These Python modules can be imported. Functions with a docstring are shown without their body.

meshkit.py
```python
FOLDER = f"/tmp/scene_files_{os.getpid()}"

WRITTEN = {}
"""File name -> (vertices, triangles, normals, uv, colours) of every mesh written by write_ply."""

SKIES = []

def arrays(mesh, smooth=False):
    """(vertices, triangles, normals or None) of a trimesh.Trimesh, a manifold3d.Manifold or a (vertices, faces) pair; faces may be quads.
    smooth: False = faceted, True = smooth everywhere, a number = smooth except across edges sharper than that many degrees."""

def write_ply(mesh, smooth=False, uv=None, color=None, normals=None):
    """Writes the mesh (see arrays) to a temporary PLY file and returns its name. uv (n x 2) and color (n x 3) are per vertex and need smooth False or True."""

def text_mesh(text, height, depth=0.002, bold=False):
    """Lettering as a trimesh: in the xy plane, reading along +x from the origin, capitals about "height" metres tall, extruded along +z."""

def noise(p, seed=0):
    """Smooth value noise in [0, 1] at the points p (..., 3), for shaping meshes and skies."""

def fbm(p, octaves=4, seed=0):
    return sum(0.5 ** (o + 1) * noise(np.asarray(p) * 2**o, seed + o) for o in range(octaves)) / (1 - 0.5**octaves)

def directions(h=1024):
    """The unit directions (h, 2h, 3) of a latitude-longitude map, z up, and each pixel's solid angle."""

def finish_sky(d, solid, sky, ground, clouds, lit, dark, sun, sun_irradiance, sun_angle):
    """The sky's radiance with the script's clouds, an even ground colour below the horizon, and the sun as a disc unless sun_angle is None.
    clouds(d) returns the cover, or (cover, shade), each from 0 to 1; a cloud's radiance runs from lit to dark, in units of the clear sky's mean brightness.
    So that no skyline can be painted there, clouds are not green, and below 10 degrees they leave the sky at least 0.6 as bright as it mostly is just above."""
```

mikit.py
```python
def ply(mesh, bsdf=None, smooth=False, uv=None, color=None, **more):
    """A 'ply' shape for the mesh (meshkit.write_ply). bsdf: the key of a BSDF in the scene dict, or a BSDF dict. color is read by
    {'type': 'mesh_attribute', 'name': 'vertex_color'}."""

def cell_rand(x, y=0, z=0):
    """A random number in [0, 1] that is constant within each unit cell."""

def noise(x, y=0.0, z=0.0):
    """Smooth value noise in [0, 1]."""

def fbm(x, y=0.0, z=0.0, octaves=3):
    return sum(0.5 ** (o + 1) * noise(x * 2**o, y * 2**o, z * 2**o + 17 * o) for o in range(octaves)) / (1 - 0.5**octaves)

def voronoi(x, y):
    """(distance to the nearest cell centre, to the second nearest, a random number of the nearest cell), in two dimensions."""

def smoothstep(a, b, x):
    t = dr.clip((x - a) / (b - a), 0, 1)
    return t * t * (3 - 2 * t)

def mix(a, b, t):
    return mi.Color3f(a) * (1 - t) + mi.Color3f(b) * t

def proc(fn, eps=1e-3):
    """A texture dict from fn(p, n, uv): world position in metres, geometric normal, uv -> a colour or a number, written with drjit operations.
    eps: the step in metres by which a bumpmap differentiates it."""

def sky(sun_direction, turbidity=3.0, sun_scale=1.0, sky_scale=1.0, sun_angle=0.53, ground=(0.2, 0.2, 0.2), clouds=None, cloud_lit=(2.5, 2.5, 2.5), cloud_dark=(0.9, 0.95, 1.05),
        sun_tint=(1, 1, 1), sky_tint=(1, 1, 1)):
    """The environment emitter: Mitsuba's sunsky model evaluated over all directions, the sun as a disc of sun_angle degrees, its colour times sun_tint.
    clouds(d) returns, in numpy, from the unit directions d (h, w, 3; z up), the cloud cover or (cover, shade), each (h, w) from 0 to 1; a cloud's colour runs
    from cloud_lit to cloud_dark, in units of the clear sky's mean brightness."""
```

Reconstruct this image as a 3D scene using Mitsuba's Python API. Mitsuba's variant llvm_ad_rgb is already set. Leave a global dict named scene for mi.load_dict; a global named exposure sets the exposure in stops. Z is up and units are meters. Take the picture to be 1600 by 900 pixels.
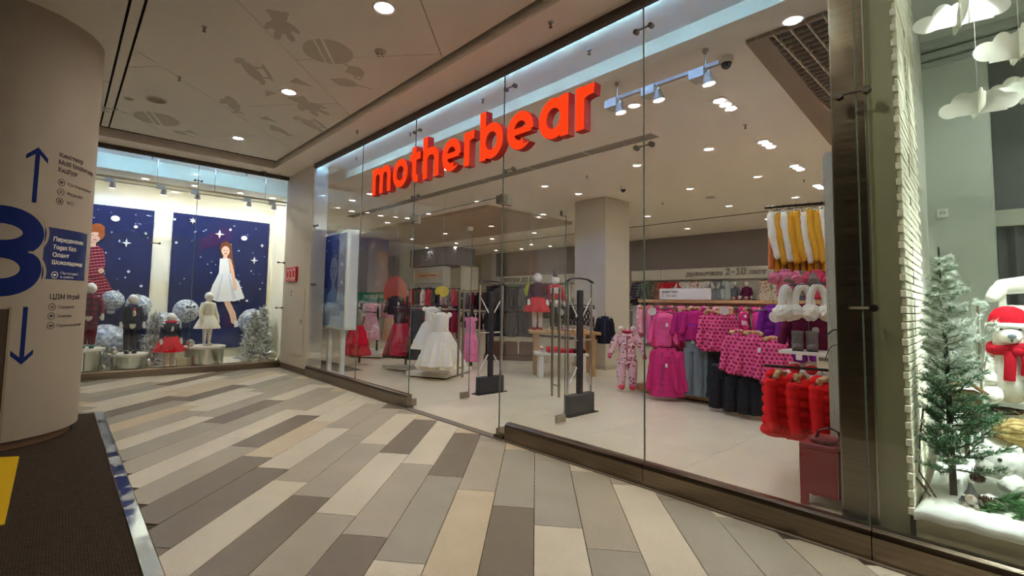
import math, random
import numpy as np, trimesh, manifold3d, mitsuba as mi, drjit as dr
import mikit, meshkit
from shapely.geometry import Polygon, LineString, Point, box as sbox
from shapely import affinity
from shapely.ops import unary_union

A = np.array
PI = math.pi
T4 = mi.ScalarTransform4f
rng = np.random.default_rng(7)

# ------------------------------------------------------------------ camera, light, exposure
# world: X runs from the walkway into the shop, Y along the shop front, Z up; the camera stands at the origin, eye height 1.45 m
exposure = 0.0
AZ, PITCH, ROLL, FOCAL = 0.85774, 0.06683, 0.02031, 754.488
fw = A([math.cos(AZ) * math.cos(PITCH), math.sin(AZ) * math.cos(PITCH), math.sin(PITCH)])
rt = A([math.sin(AZ), -math.cos(AZ), 0.0])
up = np.cross(rt, fw)
up = -math.sin(ROLL) * rt + math.cos(ROLL) * up
EYE = A([0, 0, 1.45])
scene, labels = {}, {}
scene['camera'] = {'type': 'perspective', 'fov': math.degrees(2 * math.atan(800 / FOCAL)), 'fov_axis': 'x', 'near_clip': 0.02, 'far_clip': 200.0,
                   'principal_point_offset_x': 52.24 / 1600, 'principal_point_offset_y': 26.29 / 900,   # the photograph is a crop of a wider one
                   'to_world': T4().look_at(origin=EYE.tolist(), target=(EYE + fw).tolist(), up=up.tolist())}
# what the rest of the open mall throws in
scene['mall_daylight'] = {'type': 'constant', 'sampling_weight': 5.0, 'radiance': {'type': 'rgb', 'value': [0.26, 0.245, 0.21]}}
L_MALL = 570.0      # mall downlights
L_SHOP = 121.0     # shop downlights
L_SPOT = 260.0     # shop spot lamps
L_COVE = 8.0       # bluish light strip above the glass
L_FAR = 310.0       # lamps of the far window
L_SNOW = 26.0     # lamps of the snow window
WARM, NEUTRAL, FARCOL, COVE, SNOWCOL = [1.0, .90, .74], [1.0, .965, .91], [1.0, .975, .86], [.17, .40, 1.0], [.88, 1.0, .94]

# ------------------------------------------------------------------ helpers
def lin(c):
    c = np.asarray(c, float) / 255.0
    return np.where(c <= 0.04045, c / 12.92, ((c + 0.055) / 1.055) ** 2.4)

def tw(d):
    return {'type': 'twosided', 'bsdf': d}

VC = {'type': 'mesh_attribute', 'name': 'vertex_color'}
def vmat(rough, metallic=0.0, spec=0.4, **k):
    return tw({'type': 'principled', 'base_color': dict(VC), 'roughness': rough, 'metallic': metallic, 'specular': spec, **k})

scene['matte'] = vmat(0.85, spec=0.2)
scene['satin'] = vmat(0.45)
scene['gloss'] = vmat(0.16, spec=0.5)
scene['steel'] = vmat(0.28, 1.0)
scene['foil'] = vmat(0.14, 1.0)
scene['tinsel'] = vmat(0.3, 0.3, spec=.8)
scene['glass'] = {'type': 'thindielectric', 'int_ior': 1.5, 'specular_transmittance': {'type': 'rgb', 'value': [.93, .965, .935]}}

def rgb(c):
    return {'type': 'rgb', 'value': [float(x) for x in lin(c)]}

count = {}
def uniq(k):
    n = count.get(k, 0); count[k] = n + 1
    return k if n == 0 else f'{k}_{n:03d}'

def entry(key, mesh, col=None, mat='matte', smooth=30, emit=None, pick=1.0):
    if emit is not None:
        scene[key] = mikit.ply(mesh, 'matte_black', smooth=False, emitter={'type': 'area', 'radiance': {'type': 'rgb', 'value': [float(x) for x in emit[:3]]}, 'sampling_weight': float(emit[3]) if len(emit) > 3 else 1.0})   # how often a light sample goes to this lamp
        return key
    if col is None and mat in PAINT:
        if smooth not in (True, False, None):
            mesh = trimesh.graph.smooth_shade(mesh, angle=np.radians(smooth), facet_minarea=None); smooth = True
        scene[key] = mikit.ply(mesh, 'paint', smooth=smooth, uv=np.tile([(PROWS.index(mat) + .5) / 32, (len(scene) % 97) / 97], (len(mesh.vertices), 1)))
        return key
    if col is None:
        scene[key] = mikit.ply(mesh, mat, smooth=smooth)
        return key
    if not isinstance(mesh, trimesh.Trimesh):
        v, f, _ = meshkit.arrays(mesh); mesh = trimesh.Trimesh(v, f, process=False)
    if smooth not in (True, False, None):
        mesh = trimesh.graph.smooth_shade(mesh, angle=np.radians(smooth), facet_minarea=None); smooth = True
    v = np.asarray(mesh.vertices)
    if callable(col):
        c = lin(col(v))
    elif np.ndim(col) == 2:
        c = lin(col)
    else:
        c = np.tile(lin(col), (len(v), 1))
    scene[key] = mikit.ply(mesh, mat, smooth=smooth, color=c)
    return key
scene['matte_black'] = tw({'type': 'diffuse', 'reflectance': rgb((20, 20, 20))})

def thing(name, label, cat, group=None, kind=None):
    k = uniq(name)
    labels[k] = {'label': label, 'category': cat}
    if group: labels[k]['group'] = group
    if kind: labels[k]['kind'] = kind
    return k

def part(parent, name, mesh, col=None, mat='matte', smooth=30, emit=None, label=None, kind=None):
    k = uniq(parent + '__' + name)
    entry(k, mesh, col, mat, smooth, emit)
    if label or kind:
        labels[k] = {}
        if label: labels[k]['label'] = label
        if kind: labels[k]['kind'] = kind
    return k

def solo(name, label, cat, mesh, col=None, mat='matte', smooth=30, group=None, kind=None, emit=None):
    k = thing(name, label, cat, group, kind)
    entry(k, mesh, col, mat, smooth, emit)
    return k

def struct(name, label, cat, mesh, col=None, mat='matte', smooth=30):
    return solo(name, label, cat, mesh, col, mat, smooth, kind='structure')

def box(x0, x1, y0, y1, z0, z1, c=0.0):
    x0, x1 = sorted((x0, x1)); y0, y1 = sorted((y0, y1)); z0, z1 = sorted((z0, z1))
    if c <= 0:
        m = trimesh.creation.box(extents=(x1 - x0, y1 - y0, z1 - z0)); m.apply_translation(((x0 + x1) / 2, (y0 + y1) / 2, (z0 + z1) / 2))
        return m
    c = min(c, .45 * min(x1 - x0, y1 - y0, z1 - z0))
    pts = []
    for sx in (0, 1):
        for sy in (0, 1):
            for sz in (0, 1):
                p = A([(x0, x1)[sx], (y0, y1)[sy], (z0, z1)[sz]]); d = A([c if sx == 0 else -c, c if sy == 0 else -c, c if sz == 0 else -c])
                for k in range(3):
                    q = p + d; q[k] = p[k]; pts.append(q)
    return trimesh.Trimesh(A(pts), process=False).convex_hull

def cat(*ms):
    ms = [m for m in (ms[0] if len(ms) == 1 and isinstance(ms[0], (list, tuple)) else ms)]
    return trimesh.util.concatenate(ms)

def tube(pts, r, sides=8, cap=True, ry=None):
    p = np.asarray(pts, float); n = len(p)
    r = np.broadcast_to(np.asarray(r, float), (n,)); ry = r if ry is None else np.broadcast_to(np.asarray(ry, float), (n,))
    t = np.gradient(p, axis=0) if n > 2 else np.repeat(p[1:] - p[:1], 2, 0)
    t /= np.linalg.norm(t, axis=1, keepdims=True) + 1e-12
    ref = A([0, 0, 1.0]) if abs(t[0, 2]) < .9 else A([0, 1.0, 0])
    rings = []
    ang = np.arange(sides) * 2 * PI / sides
    for i in range(n):
        a = np.cross(t[i], ref); a /= np.linalg.norm(a) + 1e-12; b = np.cross(a, t[i])
        rings.append(p[i] + r[i] * np.cos(ang)[:, None] * a + ry[i] * np.sin(ang)[:, None] * b)
    return loft(rings, cap)

def loft(rings, cap=True):
    R = np.asarray(rings, float); m, n, _ = R.shape
    v = R.reshape(-1, 3); i, j = np.meshgrid(np.arange(m - 1), np.arange(n), indexing='ij')
    q = np.stack([i * n + j, i * n + (j + 1) % n, (i + 1) * n + (j + 1) % n, (i + 1) * n + j], -1).reshape(-1, 4)
    f = [q[:, [0, 1, 2]], q[:, [0, 2, 3]]]
    if cap:
        v = np.vstack([v, R[0].mean(0), R[-1].mean(0)]); k = np.arange(n)
        f += [np.stack([(k + 1) % n, k, np.full(n, m * n)], 1), np.stack([(m - 1) * n + k, (m - 1) * n + (k + 1) % n, np.full(n, m * n + 1)], 1)]
    ms = trimesh.Trimesh(v, np.vstack(f), process=False)
    if ms.volume < 0: ms.invert()
    return ms

def lathe(prof, n=24, c=(0, 0, 0)):
    ang = np.arange(n) * 2 * PI / n
    return loft([np.stack([r * np.cos(ang) + c[0], r * np.sin(ang) + c[1], np.full(n, z + c[2])], 1) for r, z in prof])

def ball(c, r, sub=2):
    m = trimesh.creation.icosphere(subdivisions=sub, radius=1.0); m.vertices = m.vertices * np.broadcast_to(r, (3,)) + A(c)
    return m

def prism(poly, z0, z1):
    gs = [g for g in getattr(poly, 'geoms', [poly]) if g.area > 1e-7 and hasattr(g, 'exterior')]
    ms = [trimesh.creation.extrude_polygon(g, z1 - z0, engine='earcut') for g in gs]
    m = cat(ms); m.apply_translation((0, 0, z0)); return m

def place(m, loc=(0, 0, 0), rz=0.0, s=1.0):
    m = m.copy(); c, sn = math.cos(rz), math.sin(rz)
    v = m.vertices * s
    m.vertices = np.stack([v[:, 0] * c - v[:, 1] * sn, v[:, 0] * sn + v[:, 1] * c, v[:, 2]], 1) + A(loc, float)
    return m

def on_x(m, x, y, z):      # drawing in (u, v, depth) put on a plane facing -X (u runs to -Y)
    m = m.copy(); v = m.vertices; m.vertices = np.stack([x - v[:, 2], y - v[:, 0], z + v[:, 1]], 1); return m
def on_y(m, x, y, z):      # the same on a plane facing -Y (u runs to +X)
    m = m.copy(); v = m.vertices; m.vertices = np.stack([x + v[:, 0], y - v[:, 2], z + v[:, 1]], 1); return m
def text(s, h, width=None, bold=False, depth=.002):
    m = meshkit.text_mesh(s, h, depth, bold)
    v = m.vertices; v[:, 0] -= v[:, 0].min()
    if width: v[:, 0] *= width / v[:, 0].max()
    m.vertices = v
    return m

def layers(items, t=.0015):
    """flat print: polygons of even colour, each lying on the one before; returns mesh and per-vertex colours (0..255)"""
    ms, cs = [], []
    for i, (poly, c) in enumerate(items):
        m = prism(poly, 0, t * (i + 1)); ms.append(m); cs.append(np.tile(A(c, float), (len(m.vertices), 1)))
    return cat(ms), np.vstack(cs)

def ell(x, y, a, b, rot=0):
    return affinity.rotate(affinity.scale(Point(x, y).buffer(1, 24), a, b), rot, origin=(x, y))
def snowstar(x, y, r, n=4):
    pts = []
    for k in range(2 * n):
        a = k * PI / n; q = r if k % 2 == 0 else r * .3
        pts.append((x + q * math.sin(a), y + q * math.cos(a)))
    return Polygon(pts)

# ------------------------------------------------------------------ materials of the setting
# one material for all painted and stone surfaces: uv.x carries the row of this table: colour, roughness, noise scale, noise amount, fine grain
PAINT = {'tile_light': ((198, 190, 174), .36, 3, .20, .07), 'tile_tan': ((190, 176, 152), .36, 3, .20, .07), 'tile_mid': ((163, 155, 140), .36, 3, .20, .07), 'tile_grey': ((152, 147, 135), .36, 3, .20, .07), 'tile_dark': ((118, 107, 94), .36, 3, .20, .07),
         'grout': ((70, 62, 54), .9, 2, .1, 0), 'ceiling_paint': ((226, 221, 207), .8, 1.2, .10, 0), 'soffit_paint': ((240, 228, 214), .75, 1.2, .06, 0), 'shop_floor_mat': ((197, 186, 164), .30, 1.6, .10, .02), 'shop_ceiling_mat': ((236, 229, 217), .9, .6, .04, 0),
         'white_wall': ((228, 225, 215), .85, .8, .05, 0), 'cream_wall': ((234, 229, 206), .85, .8, .05, 0), 'grey_wall': ((134, 125, 122), .85, .8, .08, 0), 'stone': ((196, 184, 166), .5, 1.5, .08, 0), 'column_paint': ((154, 143, 129), .6, 1.5, .05, 0), 'snow': ((244, 247, 245), .9, 14.0, .08, .05)}
PROWS = list(PAINT)
def prow(uv, k):
    i = dr.floor(uv.x * 32); o = mi.Float(0)
    for j, nm in enumerate(PROWS): o = dr.select(i == j, k(PAINT[nm]), o)
    return o
def paint_fn(p, n, uv):
    sc, am, gr = prow(uv, lambda q: q[2]), prow(uv, lambda q: q[3]), prow(uv, lambda q: q[4])
    c = mi.Color3f(*[prow(uv, lambda q, ch=ch: float(lin(q[0])[ch])) for ch in range(3)])
    k = mikit.fbm(p.x * sc + 17 * uv.y, p.y * sc, p.z * sc + 31 * uv.y, octaves=3)
    return c * (1 - am / 2 + am * k - gr / 2 + gr * mikit.noise(p.x * 160, p.y * 160, p.z * 160))
scene['paint'] = tw({'type': 'principled', 'base_color': mikit.proc(paint_fn), 'roughness': mikit.proc(lambda p, n, uv: prow(uv, lambda q: q[1])), 'specular': .35})
def mat_fn(p, n, uv):
    r = .5 + .5 * dr.sin(p.x * 420)
    return mi.Color3f(lin((62, 52, 44)).tolist()) * (.65 + .35 * r) * (.8 + .4 * mikit.noise(p.x * 60, p.y * 60))
scene['entrance_mat_cloth'] = tw({'type': 'principled', 'base_color': mikit.proc(mat_fn), 'roughness': .9, 'specular': .1})
def brushed_fn(p, n, uv):
    return .17 + .22 * mikit.noise(p.x * 3, p.y * 3, p.z * 90)
def brown_fn(p, n, uv):
    return mi.Color3f(lin((126, 112, 96)).tolist()) * (.8 + .3 * mikit.noise(p.x * 3, p.y * 3, p.z * 70))
scene['brushed_steel'] = tw({'type': 'principled', 'base_color': mikit.proc(brown_fn), 'metallic': 1.0, 'roughness': mikit.proc(brushed_fn)})
def wood_fn(p, n, uv):
    g = mikit.fbm(p.x * 5, p.y * 5, p.z * 40, octaves=3)
    return mikit.mix(lin((168, 126, 78)).tolist(), lin((204, 164, 112)).tolist(), g)
scene['wood'] = tw({'type': 'principled', 'base_color': mikit.proc(wood_fn), 'roughness': .5, 'specular': .3})
def wet_steel_fn(p, n, uv):
    return .08 + .3 * mikit.smoothstep(.45, .7, mikit.fbm(p.x * 9, p.y * 9, 3))
scene['edge_steel'] = tw({'type': 'principled', 'base_color': rgb((205, 205, 200)), 'metallic': 1.0, 'roughness': mikit.proc(wet_steel_fn)})

# ------------------------------------------------------------------ the walkway: floor, tiles, mat
XG, L = 3.70, 10.72          # plane of the shop glass, plane of the far window
ZH, ZS, ZC = 4.07, 4.15, 4.25   # top of the glass, soffit, mall ceiling
ZSHOP = 4.0
floor = struct('floor', 'mall walkway floor of long grey and beige tiles laid diagonally', 'floor', box(-6, 3.63, -5, 10.68, -.06, -.008), None, 'grout', False)
TA = .7382
e1, e2 = A([math.cos(TA), math.sin(TA)]), A([-math.sin(TA), math.cos(TA)])
walk = Polygon([(.505, -1.2), (3.625, -1.2), (3.625, 10.67), (-1.9, 10.67), (-1.9, 7.76), (.505, 7.76)])
known = {(0, -1): 'tile_dark', (0, 0): 'tile_grey', (1, -1): 'tile_tan', (1, 0): 'tile_mid', (2, -1): 'tile_grey', (2, 0): 'tile_dark', (2, -2): 'tile_light', (3, -1): 'tile_mid', (3, -2): 'tile_dark',
         (3, 0): 'tile_light', (4, -1): 'tile_light', (4, -2): 'tile_mid', (4, 0): 'tile_dark', (5, -1): 'tile_mid', (5, -2): 'tile_dark', (5, 0): 'tile_light', (6, 0): 'tile_mid', (6, -1): 'tile_light',
         (7, -1): 'tile_dark', (7, 0): 'tile_light', (8, -1): 'tile_dark', (8, 0): 'tile_tan', (9, -1): 'tile_mid', (9, 0): 'tile_dark', (6, -2): 'tile_dark', (7, -2): 'tile_dark',
         (-1, -1): 'tile_light', (-1, 0): 'tile_grey', (-2, -1): 'tile_grey', (-2, 0): 'tile_mid', (-2, 1): 'tile_light', (-3, -1): 'tile_light', (-3, 0): 'tile_light', (-3, 1): 'tile_mid', (-4, 0): 'tile_grey', (-4, 1): 'tile_grey',
         (-5, 0): 'tile_grey', (-5, 1): 'tile_light', (-5, -1): 'tile_mid', (10, 0): 'tile_light', (10, -1): 'tile_light', (11, 0): 'tile_mid', (12, 0): 'tile_dark'}
tones = ['tile_light', 'tile_mid', 'tile_dark', 'tile_grey', 'tile_light', 'tile_mid', 'tile_tan']
pick = random.Random(11)
TL, TW = 1.36, .302
for k in range(-16, 36):
    s0 = -.005 + TW * k + (.012 * k if k < 0 else -.004 * k)
    s1 = -.005 + TW * (k + 1) + (.012 * (k + 1) if k + 1 < 0 else -.004 * (k + 1))
    off = 3.575 + .259 * k
    n0 = int(math.floor(off / TL))
    for n in range(-8, 12):
        t0 = off + TL * n
        g = .0025
        q = [(t0 + g, s0 + g), (t0 + TL - g, s0 + g), (t0 + TL - g, s1 - g), (t0 + g, s1 - g)]
        poly = Polygon([tuple(a * e1 + b * e2) for a, b in q])
        poly = poly.intersection(walk)
        tone = known.get((k, n + (k >= 6)), None) or pick.choice(tones)
        if poly.is_empty or poly.area < .004: continue
        part(floor, 'tile', prism(poly, -.008, pick.uniform(-.0004, .0004)), None, tone, False)
# dark entrance mat with its steel edging
struct('floor_mat', 'dark ribbed entrance mat left of the steel edging', 'mat', box(-4, .41, -3, 7.68, -.008, .004), None, 'entrance_mat_cloth', False)
struct('trim_1', 'worn polished steel edging strip between dark mat and tiles', 'trim', cat(box(.41, .50, -3, 7.74, -.008, .012, .004), box(-2.5, .41, 7.68, 7.74, -.008, .012, .004)), None, 'edge_steel', False)
solo('floor_stripe', 'yellow warning stripe on the dark mat at the foot of the column', 'stripe', prism(Polygon([(-.30, 4.3), (-.175, 4.3), (-.185, 6.0), (-.33, 6.08)]), .004, .0065), (196, 160, 26), 'matte', False)

struct('wall_mall', 'dark wall of the mall left of the mat, outside the frame', 'wall', box(-2.7, -2.5, -5, 10.9, 0, ZC), (70, 64, 58), 'matte', False)

# ------------------------------------------------------------------ mall ceiling
ceil = struct('ceiling', 'mall ceiling of pale panels with grey toy prints', 'ceiling', box(-7, 3.7, -6, 10.8, ZC + .05, ZC + .15), None, 'grout', False)
field = Polygon([(.47, -5.5), (3.16, -5.5), (3.16, 10.0), (.47, 10.0)])
PL, PW = 2.45, 1.73
for i in range(-6, 8):
    for j in range(-5, 8):
        g = .004
        a0, b0 = 5.18 + PL * (i - .5 * (j % 2)), 1.10 + PW * j
        poly = Polygon([tuple(a * e1 + b * e2) for a, b in [(a0 + g, b0 + g), (a0 + PL - g, b0 + g), (a0 + PL - g, b0 + PW - g), (a0 + g, b0 + PW - g)]]).intersection(field)
        if poly.is_empty or poly.area < .02: continue
        part(ceil, 'panel', prism(poly, ZC, ZC + .012), None, 'ceiling_paint', False)
for k, (x0, x1, y0, y1) in enumerate([(-7, .33, -5.5, 7.86), (.355, .445, -5.5, 10.0), (-7, .33, 7.885, 10.0)]):
    part(ceil, 'panel', box(x0, x1, y0, y1, ZC, ZC + .012), None, 'ceiling_paint', False)
# border soffit with its inner faces and the dark shadow gap
trimc = struct('trim_2', 'pale lowered soffit border around the mall ceiling along both windows', 'soffit',
               cat(box(3.21, 3.69, -6, 10.72, ZS, ZS + .16), box(-7, 3.21, 10.24, 10.72, ZS, ZS + .16)), None, 'soffit_paint', False)
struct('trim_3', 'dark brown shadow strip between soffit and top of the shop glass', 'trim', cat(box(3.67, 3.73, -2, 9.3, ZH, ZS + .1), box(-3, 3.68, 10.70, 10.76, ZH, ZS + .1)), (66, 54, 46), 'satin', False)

GREYP = (190, 183, 166)
def motif(kind, cx, cy, ang, s):
    if kind == 'bear':
        g = unary_union([ell(0, 0, .20, .15), ell(-.26, 0, .13, .12), ell(-.34, .10, .05, .05), ell(-.34, -.10, .05, .05), ell(.02, .17, .13, .05, 25), ell(.02, -.17, .13, .05, -25), ell(.26, .09, .13, .055, 10), ell(.26, -.09, .13, .055, -10)])
    elif kind == 'ball':
        d = ell(0, 0, .32, .32); g = d.difference(affinity.rotate(sbox(-.4, -.02, .4, .02), 35)).difference(affinity.rotate(sbox(-.4, .11, .4, .135), 35))
    elif kind == 'leaf':
        g = unary_union([Polygon([(-.2, 0), (-.05, .13), (.1, .08), (.16, 0), (.1, -.08), (-.05, -.13)]), sbox(.1, -.012, .34, .012)])
    elif kind == 'kettle':
        g = unary_union([ell(0, 0, .15, .11), ell(.17, .02, .06, .06).difference(ell(.17, .02, .035, .035)), Polygon([(-.12, 0), (-.24, .1), (-.2, .1), (-.1, .05)]), ell(0, .12, .04, .03)])
    elif kind == 'triangle':
        g = Polygon([(-.16, -.1), (.16, 0), (-.16, .12)])
    elif kind == 'horse':
        g = unary_union([ell(0, 0, .3, .09, -6), ell(-.3, .08, .1, .06, 40), ell(.3, -.04, .12, .045, 10), sbox(-.16, -.2, -.11, 0), sbox(.14, -.2, .19, 0), ell(0, -.2, .26, .03)])
    else:
        g = unary_union([ell(0, 0, .26, .08), Polygon([(.2, 0), (.38, .11), (.34, 0), (.38, -.1)]), ell(-.05, .1, .1, .05, 20)])
    g = affinity.translate(affinity.rotate(affinity.scale(g, s, s, origin=(0, 0)), math.degrees(ang), origin=(0, 0)), cx, cy)
    solo('ceiling_print', f'grey {dict(bear="teddy bear", ball="round ball", leaf="leaf", kettle="teapot", triangle="triangle", horse="rocking toy", fish="fish").get(kind)} print on the mall ceiling panels{MOTIFWHERE.pop(0)}', 'ceiling print',
         prism(g, ZC - .0012, ZC - .0002), GREYP, 'matte', False)
MOTIFWHERE = [' nearest the top downlight', ', largest disc of the prints', ' left of the middle downlight', ' left of the big round print', ' beside the smoke detector, tail towards the soffit', ' next to the leaf print', ' behind the middle downlight',
              ' left of the far unlit downlight', ' lying along the soffit corner', ' between teddy print and far downlight', ' by the middle downlight ring', ' left of the middle triangle', ' over the dark column sign', ' beside the speaker grilles', ' small, near the far soffit', ' small one below the round speaker']
for args in [('bear', 1.56, 4.98, 1.1, .72), ('ball', 2.13, 5.14, .3, .86), ('horse', 1.64, 6.24, 1.0, .88), ('fish', 1.72, 7.48, 1.1, 1.05), ('leaf', 2.62, 5.72, -.2, 1.0), ('kettle', 2.58, 5.35, .8, .9), ('triangle', 2.22, 6.12, .1, .85),
             ('bear', 2.58, 6.80, .6, .9), ('horse', 2.86, 7.5, .7, .9), ('fish', 2.58, 8.1, .6, .85), ('triangle', 2.0, 6.78, 1.6, .7), ('triangle', 2.33, 7.75, .3, .8), ('bear', .15, 9.0, .3, .8), ('ball', 1.0, 8.98, .6, .95), ('leaf', 1.4, 9.45, .4, .7), ('triangle', 1.55, 9.3, .5, .7)]:
    motif(*args)

def downlight(name, label, catg, group, x, y, z, r=.09, col=WARM, lum=60., tilt=0.0, ring=(215, 208, 196), often=1.0):
    t = thing(name, label, catg, group)
    ang = np.arange(20) * 2 * PI / 20
    prof = [(r + .018, 0), (r + .02, -.004), (r + .012, -.008), (r, -.006), (r - .006, .0), (r - .012, .03)]
    rings = [np.stack([p * np.cos(ang) + x, p * np.sin(ang) + y, np.full(20, z + h)], 1) for p, h in prof]
    part(t, 'ring', loft(rings, cap=False), ring, 'satin', 40)
    d = trimesh.creation.cylinder(radius=r * .86, height=.003, sections=20)
    if tilt: d.apply_transform(trimesh.transformations.rotation_matrix(tilt, [1, 0, 0]))
    d.apply_translation((x, y, z - .001 if not tilt else z - .005))
    part(t, 'lamp', d, emit=[lum * c for c in col] + [often])
    return t
ML = [(2.18, 3.98, 'bright round gimbal downlight at the top of the mall ceiling'), (2.18, 6.52, 'round gimbal downlight among the grey ceiling prints, lit half'), (2.20, 9.05, 'small far downlight near the corner of the mall ceiling'),
      (2.18, 1.45, 'mall downlight just out of the frame above the camera'), (2.18, -1.1, 'mall downlight behind the camera'), (2.18, -3.6, 'last mall downlight far behind the camera')]
for i, (x, y, lb) in enumerate(ML):
    if i == 2: downlight('mall_downlight', lb, 'ceiling light', 'mall ceiling downlights', x, y, ZC, .09, WARM, .25 * L_MALL, often=2.0)
    else: downlight('mall_downlight', lb, 'ceiling light', 'mall ceiling downlights', x, y, ZC, .095, WARM, L_MALL, often=5.0)
for (x, y, r, lb) in [(.88, 8.10, .13, 'flat round speaker grille set in the mall ceiling, larger of the pair'), (.58, 8.33, .06, 'small round ceiling detector beside the speaker grille')]:
    t = thing('ceiling_speaker', lb, 'speaker')
    part(t, 'rim', lathe([(r, .001), (r, -.012), (r - .02, -.012), (r - .02, .001)], 24, (x, y, ZC)), (206, 198, 180), 'satin'); part(t, 'grille', lathe([(r - .022, .0), (r - .022, -.008)], 24, (x, y, ZC)), (150, 138, 116), 'matte')
def sprinkler(x, y, z, lb, grp='sprinkler heads'):
    t = thing('sprinkler', lb, 'sprinkler', grp)
    part(t, 'rose', lathe([(.03, 0), (.028, -.006), (.012, -.01)], 12, (x, y, z)), (190, 184, 172), 'satin')
    part(t, 'head', lathe([(.009, -.008), (.011, -.03), (.006, -.036), (.006, -.045), (.02, -.047), (.02, -.05)], 10, (x, y, z)), (120, 112, 104), 'steel')
for x, y, lb in [(.97, 5.54, 'nearer'), (.99, 7.04, 'farther')]: sprinkler(x, y, ZC, f'{lb} sprinkler head on the plain left part of the mall ceiling', 'mall ceiling sprinklers')
for x, y, lb in [(3.42, 6.97, 'left of the sign'), (3.40, 2.95, 'above the end of the sign'), (3.44, 10.6, 'at the far corner')]: sprinkler(x, y, ZS, f'sprinkler head under the soffit along the shop glass, {lb}', 'soffit sprinklers')
t = thing('smoke_detector', 'white smoke detector on the mall ceiling right of the round ball print', 'smoke detector')
part(t, 'base', lathe([(.065, 0), (.065, -.015), (.055, -.022)], 18, (2.56, 4.72, ZC)), (190, 180, 164), 'satin'); part(t, 'sensor', lathe([(.045, -.02), (.04, -.045), (.02, -.05)], 18, (2.56, 4.72, ZC)), (196, 188, 172), 'satin')
for a in (0, 1.6, 3.2, 4.7): part(t, 'slot', ball((2.56 + .036 * math.cos(a), 4.72 + .036 * math.sin(a), ZC - .043), .008, 1), (30, 28, 26), 'matte')
t = thing('dome_camera', 'small dark dome camera under the soffit at the corner of the two windows', 'camera')
part(t, 'base', lathe([(.05, 0), (.05, -.03), (.045, -.035)], 16, (3.12, 10.62, ZS)), (150, 142, 130), 'satin'); part(t, 'dome', ball((3.12, 10.62, ZS - .035), (.04, .04, .05), 2), (28, 26, 26), 'gloss', True)

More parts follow.
